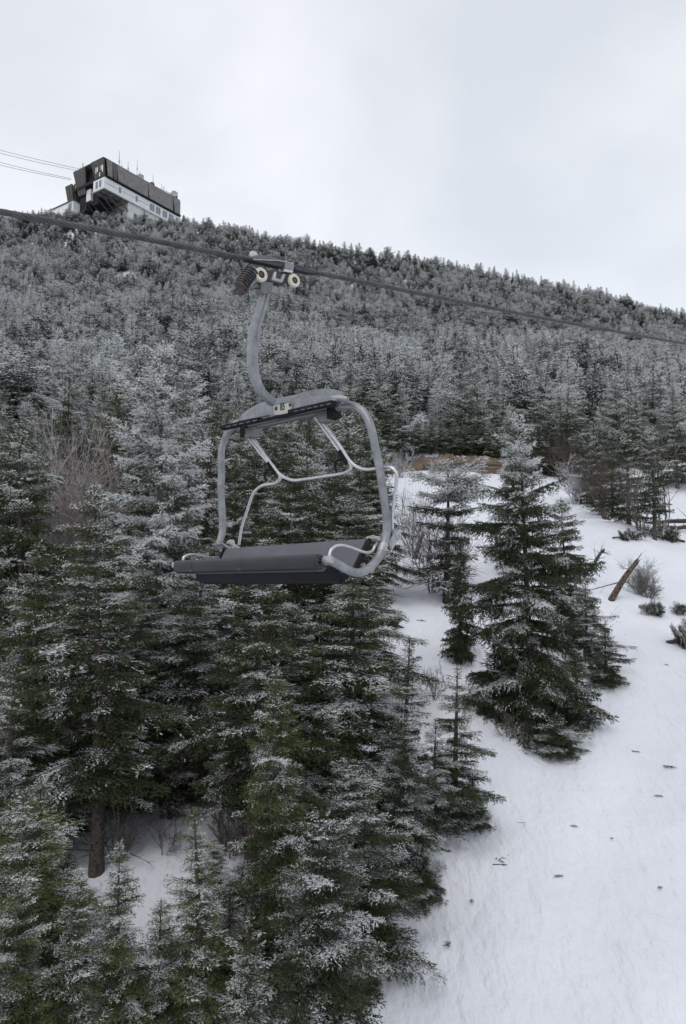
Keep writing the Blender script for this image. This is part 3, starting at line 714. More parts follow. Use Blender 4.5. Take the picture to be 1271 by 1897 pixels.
def wood(name, pts, src, frost, hfun, label, cat, wr=0.2):
    me = bpy.data.meshes.new(name); n = len(pts)
    me.vertices.add(n); co = []; sc = []; rt = []; idx = []
    for (x, y) in pts:
        H = hfun(x, y); co += [x, y, gz(x, y) - 0.05]; w = H / 5 * rnd.uniform(.8, 1.3)
        sc += [w, w, H / 5]; rt += [rnd.uniform(-.05, .05), rnd.uniform(-.05, .05), rnd.uniform(0, 6.28)]; idx.append(rnd.randrange(len(src)))
    me.vertices.foreach_set('co', co)
    a = me.attributes.new('sc', 'FLOAT_VECTOR', 'POINT'); a.data.foreach_set('vector', sc)
    a = me.attributes.new('rt', 'FLOAT_VECTOR', 'POINT'); a.data.foreach_set('vector', rt)
    a = me.attributes.new('rime', 'FLOAT', 'POINT'); a.data.foreach_set('value', [0.20 * math.sin(x * .09 + 1) * math.sin(y * .07 + x * .03) + 0.12 * math.sin(x * .31 + y * .2) * math.sin(y * .23) + rnd.choice((rnd.uniform(-.45, -.1), rnd.uniform(-.1, .1), rnd.uniform(0, .3))) for x, y in pts])
    a = me.attributes.new('pick', 'INT', 'POINT'); a.data.foreach_set('value', idx)
    o = link_mesh(name, me); o.color = (frost, .2, 0, 1)
    g = bpy.data.node_groups.new(name, 'GeometryNodeTree')
    g.interface.new_socket('Geometry', in_out='INPUT', socket_type='NodeSocketGeometry'); g.interface.new_socket('Geometry', in_out='OUTPUT', socket_type='NodeSocketGeometry')
    gi = g.nodes.new('NodeGroupInput'); go = g.nodes.new('NodeGroupOutput'); jn = g.nodes.new('GeometryNodeJoinGeometry')
    def named(nm, ty):
        q = g.nodes.new('GeometryNodeInputNamedAttribute'); q.data_type = ty; q.inputs[0].default_value = nm; return q.outputs[0]
    for k, s_ in enumerate(src):
        oi = g.nodes.new('GeometryNodeObjectInfo'); oi.transform_space = 'ORIGINAL'; oi.inputs['Object'].default_value = s_; oi.inputs['As Instance'].default_value = False
        # the source's own scale and turn are not wanted, only its mesh
        cmp_ = g.nodes.new('FunctionNodeCompare'); cmp_.data_type = 'INT'; cmp_.operation = 'EQUAL'
        g.links.new(named('pick', 'INT'), cmp_.inputs[2]); cmp_.inputs[3].default_value = k
        ip = g.nodes.new('GeometryNodeInstanceOnPoints')
        g.links.new(gi.outputs[0], ip.inputs['Points']); g.links.new(cmp_.outputs[0], ip.inputs['Selection'])
        g.links.new(oi.outputs['Geometry'], ip.inputs['Instance'])
        er = g.nodes.new('FunctionNodeEulerToRotation'); g.links.new(named('rt', 'FLOAT_VECTOR'), er.inputs[0])
        g.links.new(er.outputs[0], ip.inputs['Rotation']); g.links.new(named('sc', 'FLOAT_VECTOR'), ip.inputs['Scale'])
        g.links.new(ip.outputs[0], jn.inputs[0])
    g.links.new(jn.outputs[0], go.inputs[0])
    md = o.modifiers.new('instances', 'NODES'); md.node_group = g
    return tag(o, label, cat, kind='stuff')
wood('forest', rest, samples, .58, hill_h, 'rimed conifer forest covering the whole steep hillside up to the skyline', 'forest')
rp = []
for k in range(280):
    y = math.sqrt(rnd.uniform(75 ** 2, 235 ** 2)); rp.append((rnd.uniform(-0.52 * y, 0.52 * y), y))
wood('rimed_undergrowth', rp, [rime_o], .5, lambda x, y: rnd.uniform(4.0, 7.5), 'pale leafless rimed thickets scattered through the hillside forest', 'thicket')

# ------------------------------------------------------------------ bare bushes, snags, logs, twigs
def bush(name, seed, px, py, H, R, stems, mt, label, cat='bush', **kw):
    kw['thick'] = kw.get('thick', .012) * 1.35
    me = shrub(seed, H, R, stems, **kw).mesh(name, M[mt]); o = link_mesh(name, me); p = at(px, py); o.location = p
    return tag(o, label, cat)
bush('bare_bush', 61, 800, 1100, 3.0, 1.1, 9, 'twig_grey', 'grey leafless bush beside the thin spruce at the top of the piste', thick=.016)
bush('bare_bush', 62, 765, 1030, 3.2, 1.2, 7, 'twig_grey', 'grey leafless sapling behind the broken reddish stump right of the chair', thick=.016)
bush('bare_bush', 91, 1122, 962, 4.2, 2.0, 15, 'twig_red', 'brown leafless thicket in front of the spruce clump at the crest', thick=.022)
bush('bare_bush', 92, 1186, 984, 3.8, 1.6, 10, 'twig_grey', 'grey leafless thicket between the two rightmost spruces of the clump', thick=.022)
bush('bare_bush', 93, 1040, 892, 4.0, 2.2, 14, 'twig_red', 'brown leafless thicket at the top of the piste behind the largest spruce', thick=.024)
bush('bare_bush', 94, 842, 1105, 3.2, 1.2, 12, 'twig_grey', 'tangled dark twigs around the foot of the thin limby spruce', thick=.018)
bush('bare_bush', 95, 785, 1075, 3.6, 1.1, 9, 'twig_frost', 'tall lightly rimed sapling left of the thin limby spruce', thick=.018)
bush('bare_bush', 96, 1090, 1225, 1.8, .8, 9, 'twig_grey', 'grey twigs at the right foot of the largest spruce', thick=.012)
bush('rimed_bush', 63, 1068, 935, 3.0, 1.6, 18, 'twig_frost', 'white rimed bush left of the spruce clump at the crest', thick=.03)
bush('rimed_bush', 64, 742, 885, 2.4, 1.6, 10, 'twig_frost', 'white rimed bush beside the brown grassy bank right of the chair', thick=.03)
bush('rimed_bush', 69, 808, 890, 1.6, 1.0, 10, 'twig_frost', 'small rimed bush in front of the brown grassy bank', thick=.03)
bush('bare_bush', 65, 165, 1170, 5.8, 2.6, 34, 'twig_pink', 'large pinkish bare bush left of the tall rimed spruce', thick=.022)
bush('bare_bush', 66, 108, 1150, 5.6, 2.4, 30, 'twig_frost', 'rimed bare bush at the far left beside the pinkish one', thick=.022)
bush('bare_bush', 67, 335, 1490, 1.2, 0.75, 14, 'twig_red', 'brown leafless bush above the small snow clearing', thick=.010)
bush('bare_bush', 68, 545, 1700, 1.35, .45, 12, 'twig_red', 'reddish brown twigs poking out between the foreground spruces', thick=.007)
bush('bare_bush', 70, 950, 1372, .75, .9, 5, 'twig_grey', 'few bare twigs sticking out of the snow below the largest spruce', thick=.008)
bush('bare_tree', 71, 1228, 985, 5.6, 2.6, 5, 'twig_grey', 'slender leafless tree leaning right behind the grey trunked spruce', 'tree', thick=.035, spread=.5)
bush('bare_bush', 72, 800, 1300, .9, .7, 6, 'twig_grey', 'bare brown twigs on the snow above the outermost open spruce', thick=.007)
bush('bare_bush', 73, 10, 1480, 2.0, 1.0, 10, 'twig_pink', 'bare twigs at the left picture edge in front of a snow patch', thick=.012)

bush('bare_bush', 81, 215, 1600, 1.2, .8, 9, 'twig_grey', 'dark twigs at the left rim of the small snow clearing', thick=.010)
bush('bare_bush', 82, 425, 1590, 1.0, .7, 9, 'twig_grey', 'dark twigs at the right rim of the small snow clearing', thick=.010)
bush('bare_bush', 83, 300, 1580, .7, .8, 5, 'twig_grey', 'a few bare stems in the middle of the small snow clearing', thick=.009)
def snag(px, py, tx, ty, r, label, mt='red_wood', twigs=6, seed=1):
    p = at(px, py); k = p.y / F
    top = Vector(((tx - px) * k, 0.3, (py - ty) * k)); rng = np.random.default_rng(seed)
    root = empty('snag', p); W = TB(); L_ = top.length
    s = np.linspace(-0.12, 1, 9)[:, None]; tv = np.array(top)
    ax = tv * s + np.array([0, 0, .05 * L_]) * np.sin(s * 3)
    W.add(*tube_tris(ax, r * (1 - .35 * np.clip(s[:, 0], 0, 1)), 9))
    for q in range(5):                                     # splinters at the break
        d = tv / L_ + rng.normal(size=3) * .12; W.add(*tube_tris(tv * .93 + rng.normal(size=3) * r * .4 + d * np.linspace(0, 1, 4)[:, None] * L_ * rng.uniform(.08, .2), [r * .4, r * .3, r * .15, .002], 4))
    link_mesh('trunk', W.mesh('trunk', M[mt]), root)
    if twigs:
        T_ = TB()
        for q in range(twigs):
            f_ = rng.uniform(.3, .95); d = rng.normal(size=3) * .7 + np.array([.4, 0, .2]); l = L_ * rng.uniform(.2, .5)
            s = np.linspace(0, 1, 5)[:, None]; ax = tv * f_ + d * l * s + rng.normal(size=3) * .12 * l * s * s
            T_.add(*tube_tris(ax, r * .22 * (1 - .7 * s[:, 0]), 4))
            for j in range(3):
                T_.add(*tube_tris(ax[2 + j % 2] + (d + rng.normal(size=3) * .8) * l * .4 * s, .008 * (1 - .7 * s[:, 0]), 3))
        link_mesh('branch', T_.mesh('branch', M['twig_grey']), root)
    return tag(root, label, 'dead trunk')
snag(1133, 1112, 1188, 1043, .125, 'leaning splintered reddish trunk sticking out of the open snow', seed=3, twigs=4)
snag(1095, 1056, 1122, 1020, .09, 'forked dead snag beside the largest spruce, pointing up right', mt='bark', twigs=9, seed=4)
snag(768, 1036, 786, 988, .12, 'short reddish broken stump on the snow right of the chair', seed=5, twigs=3)
def limp(px, py, H, hw, label, seed, tilt=1.2, frost=.45, az=0.0, name='broken_branch', cat='branch'):
    p = at(px, py); tm, cm, h0, r0 = CONIFER['near_small']; root = empty(name, p + Vector((0, 0, .12)), az)
    root.rotation_euler = (tilt, 0, az); root.scale = (hw / r0, hw / r0, H / h0)
    link_mesh('limb', tm, root); c_ = link_mesh('foliage', cm, root); c_.color = (frost, .15, 0, 1)
    return tag(root, label, cat)
bush('bare_bush', 101, 1186, 1102, 1.25, .62, 30, 'twig_rime', 'grey tangle of broken crown twigs hanging beside the leaning splintered trunk', thick=.011, spread=.8)
bush('bare_bush', 102, 1204, 1108, .8, .5, 14, 'twig_grey', 'low dark twigs at the right edge of the grey tangle on the open snow', thick=.010, spread=.9)
limp(1255, 1195, 1.3, .55, 'fallen evergreen limb on the snow at the right picture edge', 2, tilt=1.35, frost=.5, az=1.3)
limp(1222, 1140, .8, .35, 'dark evergreen debris on the snow above the fallen limb at the right', 2, tilt=1.4, frost=.3, az=-1.4)
limp(1262, 1138, .6, .25, 'dark scrap of evergreen at the right picture edge beside similar debris', 2, tilt=1.4, frost=.3, az=-.6)
limp(1250, 1003, 2.2, .6, 'snowy brush pile beside the foot of the grey trunked spruce', 3, tilt=1.3, frost=.55, az=-1.5)
limp(1150, 1000, 1.6, .35, 'flat evergreen scrap below the spruce clump at the crest', 3, tilt=1.5, frost=.35, az=1.4)
limp(735, 1165, 1.2, .3, 'dark evergreen limb reaching over the snow right of the chair seat', 3, tilt=1.1, frost=.3, az=-1.4)
for k, (px, py, l, ang, lab) in enumerate(((1235, 975, 4.2, 2.9, 'dark fallen log lying behind the grey trunked spruce'), (1262, 985, 3.4, 3.4, 'second fallen log crossing lower at the right picture edge'))):
    p = at(px, py); T_ = TB(); rng = np.random.default_rng(90 + k); s = np.linspace(-.5, .5, 8)[:, None]
    dd = np.array([math.cos(ang), .3 * math.sin(ang), -.06]) * l
    ax = dd * s + np.array([0, 0, .25]) + rng.normal(size=(8, 3)) * .03; T_.add(*tube_tris(ax, .15 * (1 - .4 * (s[:, 0] + .5)), 8))
    for q in range(7): T_.add(*tube_tris(ax[q] + (rng.normal(size=3) * .5 + np.array([0, 0, .3])) * np.linspace(0, 1, 4)[:, None], [.03, .02, .012, .006], 4))
    o = link_mesh('fallen_log', T_.mesh('fallen_log', M['bark'])); o.location = p; tag(o, lab, 'log')

# evergreen scraps and twigs scattered on the snow
rng = np.random.default_rng(9); SC = []
for v_ in range(3):
    T_ = TB(); s = np.linspace(0, 1, 6)[:, None]; ax = np.array([.45, 0, .0]) * s + np.array([0, .08 * (v_ - 1), .02]) * np.sin(s * 4)
    T_.add(*tube_tris(ax, .007 * (1 - .6 * s[:, 0]), 4), 0.0, 0.0)
    for q in range(4): T_.add(*tube_tris(ax[1 + q % 4] + np.array([.18, rng.choice([-1, 1]) * .12, .03]) * np.linspace(0, 1, 4)[:, None], [.004, .003, .002, .001], 3), 0.0, 0.0)
    if v_ < 2:
        n = 46; A = np.stack([rng.uniform(.1, .45, n), rng.uniform(-.10, .10, n), rng.uniform(.01, .05, n)], 1); D = rng.normal(size=(n, 3)) * [.5, .5, .1] + [.6, 0, .1]; D /= np.linalg.norm(D, axis=1)[:, None]
        T_.add(*needles(rng, A, D, np.full(n, .06), np.full(n, .05), np.full(n, .1), 3, .25))
    SC.append(T_.mesh('twig', M['needles'] if v_ < 2 else M['bark'], ('frost', 'tint')))
SCR = [(913, 1608, 0, 1.5), (908, 1548, 1, .7), (840, 1583, 0, .7), (800, 1690, 2, 2.2), (860, 1640, 2, 1.2), (1025, 1632, 1, .5), (832, 1748, 0, .6), (933, 1808, 1, .6), (873, 1675, 1, .4), (1055, 1533, 1, .4),
       (1148, 1398, 1, .7), (1188, 1398, 0, .6), (1255, 1425, 1, .8), (1245, 1215, 0, 1.3), (1150, 1155, 0, 1.2), (1160, 1180, 1, .8), (1190, 1195, 2, 2.4), (1240, 1235, 1, .8), (790, 1152, 1, 1.0), (770, 1165, 0, 1.3),
       (745, 1135, 1, .9), (880, 1375, 1, .8), (1105, 1420, 2, 1.6), (1065, 1365, 0, .9), (1225, 1650, 1, .4), (1150, 1775, 1, .5), (960, 1530, 2, .7), (1210, 1480, 1, .5), (1080, 1700, 1, .35), (1135, 1560, 1, .3)]
SCR = [q for k, q in enumerate(SCR) if k % 3 != 1 and (k % 5 or k < 6)]
for k, (px, py, v_, sc_) in enumerate(SCR):
    p = at(px, py); o = link_mesh('twig', SC[v_]); o.location = p + Vector((0, 0, .01)); o.rotation_euler = (rnd.uniform(-.1, .25), rnd.uniform(-.1, .1), rnd.uniform(0, 6.28)); o.scale = [sc_ * .72] * 3
    o.color = (0.2, .2, 0, 1)
    lab = 'bare forked twig lying on the clean snow slope' if v_ == 2 else 'small dark evergreen scrap lying on the clean snow slope'
    tag(o, lab, 'twig', 'bare twigs on the snow' if v_ == 2 else 'evergreen scraps on the snow')

# brown grassy bank at the top of the piste
def bank():
    mb = MB(); n = 60; x0, x1 = at(715, 872).x, at(1030, 872).x; rows = []
    for i_ in range(n + 1):
        x = x0 + (x1 - x0) * i_ / n; e = math.sin(math.pi * i_ / n) ** .35
        yv = 69.0; z = gz(x, yv)
        rr = random.Random(i_)
        rows.append([(x, yv - .6, z - .35), (x, yv, z + .55 * e + rr.uniform(-.08, .08)), (x, yv + .5, z + .75 * e + rr.uniform(-.1, .1)), (x, yv + 1.6, z + 1.75 * e + rr.uniform(-.15, .15)), (x, yv + 3.6, z + 2.2 * e + rr.uniform(-.2, .2)), (x, yv + 6, gz(x, yv + 6) - .3)])
    v = [p for r in rows for p in r]; f = []
    for i_ in range(n):
        for j in range(5): a = i_ * 6 + j; f.append((a, a + 6, a + 7, a + 1))
    mb.add(v, f); return mb.build('earth_bank', M['grass'], smooth=True), (x0, x1)
bo, (bx0, bx1) = bank(); tag(bo, kind='structure')
T_ = TB(); rng = np.random.default_rng(12); n = 9000
gx = rng.uniform(bx0, bx1, n); q = rng.random(n); e = np.sin(math.pi * (gx - bx0) / (bx1 - bx0)) ** .35
gy = 69 + q * 5.0 - .3; gz_ = ground(gx, np.full(n, 69.0)) + (q * 2.2 + .1) * e
A = np.stack([gx, gy, gz_], 1); D = rng.normal(size=(n, 3)) * .6 + [0, -.3, .5]; D /= np.linalg.norm(D, axis=1)[:, None]
v_, t_, _, _ = needles(rng, A, D, rng.uniform(.15, .4, n), np.zeros(n), np.zeros(n), 1, .12); T_.add(v_, t_)
o = link_mesh('dead_grass', T_.mesh('dead_grass', M['grass'])); tag(o, 'dead brown grass hanging over the bank at the top of the piste', 'grass', kind='stuff')
for k, (dx, dz, l) in enumerate(((.42, .55, 7.5), (.60, .72, 5.0))):
    p = Vector((bx0 + (bx1 - bx0) * dx, 68.7, gz(bx0 + (bx1 - bx0) * dx, 69) + dz)); mb = MB(); mb.tube([(-l / 2, 0, -.05), (0, .05, .08), (l / 2, 0, 0)], .10, 8)
    o = mb.build('fallen_pole', M['bark']); o.location = p; tag(o, ('long dark pole lying along the foot of the brown bank', 'shorter dark pole lying above the long one on the brown bank')[k], 'pole')
for k in range(14):
    px = 700 + k * 24 + rnd.uniform(-6, 6); x = (px - CX) / F * 73; y = 72.8 + rnd.uniform(-.5, 1.0)
    put_tree('dwarf_fir', 'mid2', (x, y, gz(x, y) + .3), rnd.uniform(2.6, 3.8), rnd.uniform(1.2, 1.6), rnd.uniform(0, 6), .44, .45, 'low green fir in the row above the brown grassy bank', 'shrub', 'low firs above the brown bank')

# ------------------------------------------------------------------ chair
YAW = math.radians(-41.3666)
CT = Vector((-0.49021, 6.27603, 1.18220 + CAMZ))
CRT = Matrix.Rotation(YAW, 3, 'Z'); CRI = CRT.transposed()
CAML = CRI @ (Vector((0, 0, CAMZ)) - CT)
def onp(px, py, nrm, d0):
    """point of the chair's own frame where a sight line meets the plane nrm . p = d0"""
    r = CRI @ ray(px, py); n = Vector(nrm); t = (d0 - CAML.dot(n)) / r.dot(n); return CAML + r * t
def ox(px, py, x): return onp(px, py, (1, 0, 0), x)
def oy(px, py, y): return onp(px, py, (0, 1, 0), y)
chair = empty('lift_chair', CT, YAW)
tag(chair, 'empty chairlift chair numbered 85, grey tube frame and dark padded seat, hanging from the rope', 'chairlift chair')
HW = 0.95
# the chair hangs very slightly twisted: its left end is offset from the mirror image of its right end
PR = [((684, 785), (409, 822)), ((693, 835), (406, 862)), ((708, 900), (409, 905)), ((717, 966), (412, 985)), ((735.5, 992), (427, 1007)), ((690, 998), (425, 1018)), ((612, 1037), (330, 1047))]
WZ = []
for k, (r_, l_) in enumerate(PR):
    e = HW - (.085 if k == 5 else 0); a_ = ox(*r_, e); b_ = ox(*l_, -e); WZ.append((a_.z, b_.y - a_.y, b_.z - a_.z))
WZ.sort(); WZ = np.array(WZ)
def warp(p):
    p = Vector(p); t = min(1, max(0, (HW - p.x) / (2 * HW)))
    return Vector((p.x, p.y + t * float(np.interp(p.z, WZ[:, 0], WZ[:, 1])), p.z + t * float(np.interp(p.z, WZ[:, 0], WZ[:, 2]))))
class MBW(MB):
    def add(self, verts, faces): super().add([warp(p) for p in verts], faces)
# side frames
top = [oy(*p, 0.0) for p in ((608, 761), (622, 758), (648.7, 752.5), (669, 761), (681, 777))]
low = [ox(*p, HW) for p in ((688.5, 797), (696, 833), (703, 867), (708, 900), (713.6, 936), (717, 966), (715, 993), (707.5, 1019), (697.6, 1037.6), (683, 1053), (665, 1061), (648, 1057.5), (629.6, 1047.6), (611, 1037.5))]
for p in top: p.x = min(p.x, HW)
prof = top + low
for s in (1, -1):
    mb = MBW(); pts = [Vector((p.x * s, p.y, p.z)) for p in prof]; mb.tube(pts, 0.034, 16)
    fr = mb.build('side_frame', M['galv'], chair, smooth=True)
    mb = MBW(); i0 = 5 + 7; a_ = Vector((s * HW, low[7].y, low[7].z)); b_ = Vector((s * HW, low[6].y, low[6].z)); mb.tube([a_ * .55 + b_ * .45, a_ * 1.1 - b_ * .1], 0.038, 16, smooth=False)
    mb.build('collar', M['galv_light'], fr, smooth=True)
    # hinge lug behind the frame
    hp = ox(735.5, 992, HW); lp = ox(722, 1013, HW); mb = MBW()
    hp.x = lp.x = HW * s
    dv = (hp - lp).normalized(); nv = Vector((1, 0, 0)); cv = dv.cross(nv) * .032
    ring = [lp - cv, lp + cv, hp + cv, hp - cv]
    mb.hexa([q - nv * .012 for q in ring] + [q + nv * .012 for q in ring])
    lug = mb.build('hinge_lug', M['galv_light'], fr, bevel=.004)
    mb = MBW(); mb.lathe(hp - nv * .022, nv, [(.030, 0), (.038, .004), (.038, .04), (.030, .044)], 20); mb.lathe(hp + nv * .02 * s, nv * s, [(.014, 0), (.014, .012), (.008, .016)], 8)
    mb.build('pivot', M['galv_light'], lug, smooth=True)
    # armrest
    ap = [((210, 752)), (214, 690), (240, 620), (300, 575), (380, 566), (480, 588), (600, 632), (700, 660), (770, 640), (808, 580), (840, 528)]
    pts = [ox(580 + a / 7.06, 930 + b / 7.06, HW - .045) for a, b in ap]; mb = MBW(); mb.tube([Vector((q.x * s, q.y, q.z)) for q in pts], 0.0125, 10)
    mb.build('armrest', M['steel'], chair, smooth=True)
    q = ox(609, 1037, HW); q.x *= s; mb = MBW(); mb.lathe(q - Vector((.05 * s, 0, 0)), (s, 0, 0), [(.022, 0), (.03, .01), (.03, .08), (.02, .09)], 16)
    mb.build('end_fitting', M['galv_light'], fr, smooth=True)
# top tube
mb = MBW(); tz_ = [oy(*p, 0.0) for p in ((466, 792), (545, 775), (614, 759.5))]
zt = sum(p.z for p in tz_) / 3
dxz = (tz_[2].z - tz_[0].z) / (tz_[2].x - tz_[0].x); TZ = lambda x: tz_[0].z + (x - tz_[0].x) * dxz
MBn = MB(); MBn.tube([(-top[1].x - .01, 0, TZ(-top[1].x)), (top[1].x - .01, 0, TZ(top[1].x))], 0.027, 16, smooth=False); MBn.build('top_tube', M['galv_dark'], chair, smooth=True)
ztop = top[1].z
for s in (1, -1):
    mb = MB(); xx = s * (top[0].x - .02); zz = TZ(xx)
    mb.hexa([(xx - .055, -.05, zz - .10), (xx + .055, -.05, zz - .10), (xx + .055, .05, zz - .10), (xx - .055, .05, zz - .10),
             (xx - .075, -.05, zz - .01), (xx + .075, -.05, zz - .01), (xx + .075, .05, zz - .01), (xx - .075, .05, zz - .01)])
    br = mb.build('pivot_housing', M['galv_dark'], chair, bevel=.006)
    mb = MB(); e = s * (top[0].x + .065); zz = TZ(e); mb.hexa([(e - .03, -.055, zz - .085), (e + .04, -.055, zz - .065), (e + .04, .055, zz - .065), (e - .03, .055, zz - .085), (e - .03, -.055, zz + .035), (e + .02, -.055, zz + .035), (e + .02, .055, zz + .035), (e - .03, .055, zz + .035)])
    mb.build('rubber_pad', M['rubber'], br)
# arched cross beam
PY = -0.115
def c2(a, b): return (400 + a / 5.084, 720 + b / 5.084)
outl = [(205, 312), (235, 285), (290, 242), (350, 208), (410, 185), (480, 165), (545, 150), (700, 122), (800, 92), (880, 76), (960, 66), (1040, 68), (1110, 84), (1150, 100), (1118, 128), (1110, 132)]
ptl = [oy(*c2(*q), PY) for q in outl]
mb = MB(); mb.prism([(p.x, p.z) for p in ptl], PY - .012, PY + .012, 1); beam = mb.build('cross_beam', M['galv'], chair, bevel=.003)
lip = MB(); lip.tube([p + Vector((0, .05, .006)) for p in ptl[0:14]], 1.0, sec=[(-.006, -.06), (.006, -.06), (.006, .06), (-.006, .06)], smooth=False)
lip.build('beam_flange', M['galv'], beam)
tipa = oy(*c2(1150, 100), PY); mb = MB(); mb.tube([tipa + Vector((-.12, .04, .02)), tipa + Vector((-.02, .04, .02)), tipa + Vector((.06, .05, -.005))], lambda t: .035 - .012 * t, 12)
mb.build('beam_cap', M['galv_light'], beam, smooth=True)
def strip(q0, q1, h, name, mt, off=-.035, seg=1, th=.05):
    a_, b_ = oy(*c2(*q0), PY + off), oy(*c2(*q1), PY + off); mb = MB(); w = Vector((0, th / 2, 0)); hh = Vector((0, 0, h))
    mb.hexa([a_ - w, b_ - w, b_ + w, a_ + w, a_ - w + hh, b_ - w + hh, b_ + w + hh, a_ + w + hh])
    return mb.build(name, mt, beam)
strip((62, 392), (1115, 158), .016, 'rubber_strip', M['rubber'])
g1 = strip((64, 382), (420, 303), .028, 'rubber_guard', M['rubber'], th=.062); g2 = strip((702, 240), (1112, 150), .032, 'rubber_guard', M['rubber'], th=.062)
mb = MB()
for (q0, q1, n_) in (((90, 362), (400, 294), 5), ((730, 216), (1095, 138), 6)):
    for k in range(n_):
        f0 = (k + .15) / n_; f1 = (k + .78) / n_
        a_ = oy(*c2(q0[0] + (q1[0] - q0[0]) * f0, q0[1] + (q1[1] - q0[1]) * f0), PY - .068); b_ = oy(*c2(q0[0] + (q1[0] - q0[0]) * f1, q0[1] + (q1[1] - q0[1]) * f1), PY - .068)
        mb.tube([a_, b_], .0045, 6, smooth=False)
mb.build('strip_edge', M['galv_dark'], g2)
# number plate
pl = [oy(*c2(*q), PY - .018) for q in ((548, 250), (705, 236), (720, 132), (545, 155))]
mb = MB(); w = Vector((0, .004, 0)); mb.hexa([pl[0] - w, pl[1] - w, pl[1] + w, pl[0] + w, pl[3] - w, pl[2] - w, pl[2] + w, pl[3] + w])
plate = mb.build('number_plate', M['sign'], beam)
for q in ((567, 188), (699, 151)):
    c_ = oy(*c2(*q), PY - .024); mb = MB(); mb.lathe(c_ + Vector((0, .004, 0)), (0, -1, 0), [(.017, 0), (.017, .006), (.010, .014)], 8); mb.build('bolt', M['rust'], plate, smooth=True)
cu = bpy.data.curves.new('digits', 'FONT'); cu.body = '85'; cu.size = 0.085; cu.align_x = 'CENTER'; cu.align_y = 'CENTER'; cu.extrude = 0.001; cu.offset = 0.0012
tmp = bpy.data.objects.new('digits', cu); COL.objects.link(tmp); bpy.context.view_layer.update()
dm = bpy.data.meshes.new_from_object(tmp.evaluated_get(bpy.context.evaluated_depsgraph_get())); bpy.data.objects.remove(tmp)
dm.materials.clear(); dm.materials.append(M['ink']); dg = link_mesh('digits', dm, plate); c_ = oy(*c2(627, 172), PY - .0245)
dg.location = c_; dg.scale = (0.70, 1, 1); sl_ = math.atan2(pl[2].z - pl[3].z, pl[2].x - pl[3].x) * 0.8
dg.matrix_basis = Matrix.Translation(c_) @ Matrix.Rotation(-sl_ * -1, 4, 'Y').inverted() @ Matrix.Rotation(math.pi / 2, 4, 'X') @ Matrix.Diagonal((.72, 1.05, 1, 1))
# hanger arm
def c1(a, b): return (300 + a / 2.648, 440 + b / 2.648)
hp_ = [ox(*c1(*q), 0.0) for q in ((517, 215), (512, 245), (497, 310), (476, 380), (458, 440), (448, 500), (444, 560), (446, 630), (457, 690), (478, 740), (508, 780), (548, 812))]
mb = MB(); mb.tube(hp_, lambda t: .032 + .008 * math.sin(math.pi * min(1, t * 1.1)), sec=[(-1, -.85), (1, -.85), (1, .85), (-1, .85)], sub=5)
arm = mb.build('hanger_arm', M['galv'], chair, bevel=.008)
mb = MB(); pp = [p + Vector((.036, 0, 0)) for p in hp_[1:6]]; mb.tube(pp, .004, 6, sub=4); mb.build('weld_seam', M['galv_dark'], arm, smooth=True)
mb = MB(); e_ = hp_[-1]; mb.hexa([(e_.x - .10, PY - .01, ptl[5].z - .12), (e_.x + .07, PY - .01, ptl[5].z - .10), (e_.x + .07, .06, ptl[5].z - .10), (e_.x - .10, .06, ptl[5].z - .12),
                                (e_.x - .09, PY - .01, ptl[5].z + .02), (e_.x + .07, PY - .01, ptl[6].z + .0), (e_.x + .07, .06, ptl[6].z), (e_.x - .09, .06, ptl[5].z + .02)])
mb.build('arm_foot', M['galv'], arm, bevel=.01)
# bent brace tubes down to the hinges
def pln(px, py):                                     # a plane leaning back from the top tube to behind the hinges
    nz = .25; return onp(px, py, (0, 1, nz), ztop * nz + .02)
def b6(a, b): return pln(600 + a / 6.78, 730 + b / 6.78)
def b2(a, b): return pln(300 + a / 2.648, 720 + b / 2.648)
RB = [b2(752, 118)] + [b6(*q) for q in ((0, 370), (200, 650), (330, 845), (430, 922), (530, 950), (620, 943), (740, 925), (830, 922), (890, 960), (918, 1030), (902, 1180), (872, 1400), (858, 1560), (862, 1690))]
mb = MB(); mb.tube(RB, .0145, 10); mb.build('brace_tube', M['steel'], chair, smooth=True)
LBt = [b2(*q) for q in ((397, 196), (470, 300), (548, 392), (575, 418), (577, 447), (550, 466), (490, 477), (447, 518), (418, 600), (392, 680), (378, 765))]
mb = MB(); mb.tube(LBt, .0145, 10); mb.build('brace_tube', M['steel'], chair, smooth=True)
CB = [b2(*q) for q in ((410, 196), (480, 292), (545, 380), (585, 425), (640, 449), (700, 445), (800, 431), (885, 417), (918, 402), (928, 378), (912, 352))]
mb = MB(); mb.tube(CB, .0145, 10); mb.build('footrest_bar', M['steel'], chair, smooth=True)
mb = MB(); mb.tube([b2(742, 124), b2(810, 222), b2(882, 322)], .0125, 10); mb.build('brace_tube', M['steel'], chair, smooth=True)
for (a, b) in ((543, 390), (893, 338)):
    c_ = b2(a, b); dv = (b2(a + 30, b + 42) - b2(a - 30, b - 42)).normalized(); mb = MB()
    mb.tube([c_ - dv * .07, c_, c_ + dv * .06], .026, 8, smooth=False); nrm = Vector((-.7, 0, -.7))
    mb.tube([c_ + dv * .02, c_ + Vector((-.05, -.02, -.02)), c_ + Vector((-.075, -.03, -.07)), c_ + Vector((-.055, -.03, -.11))], .013, 8)
    mb.build('bar_clamp', M['rubber'], chair, smooth=True)
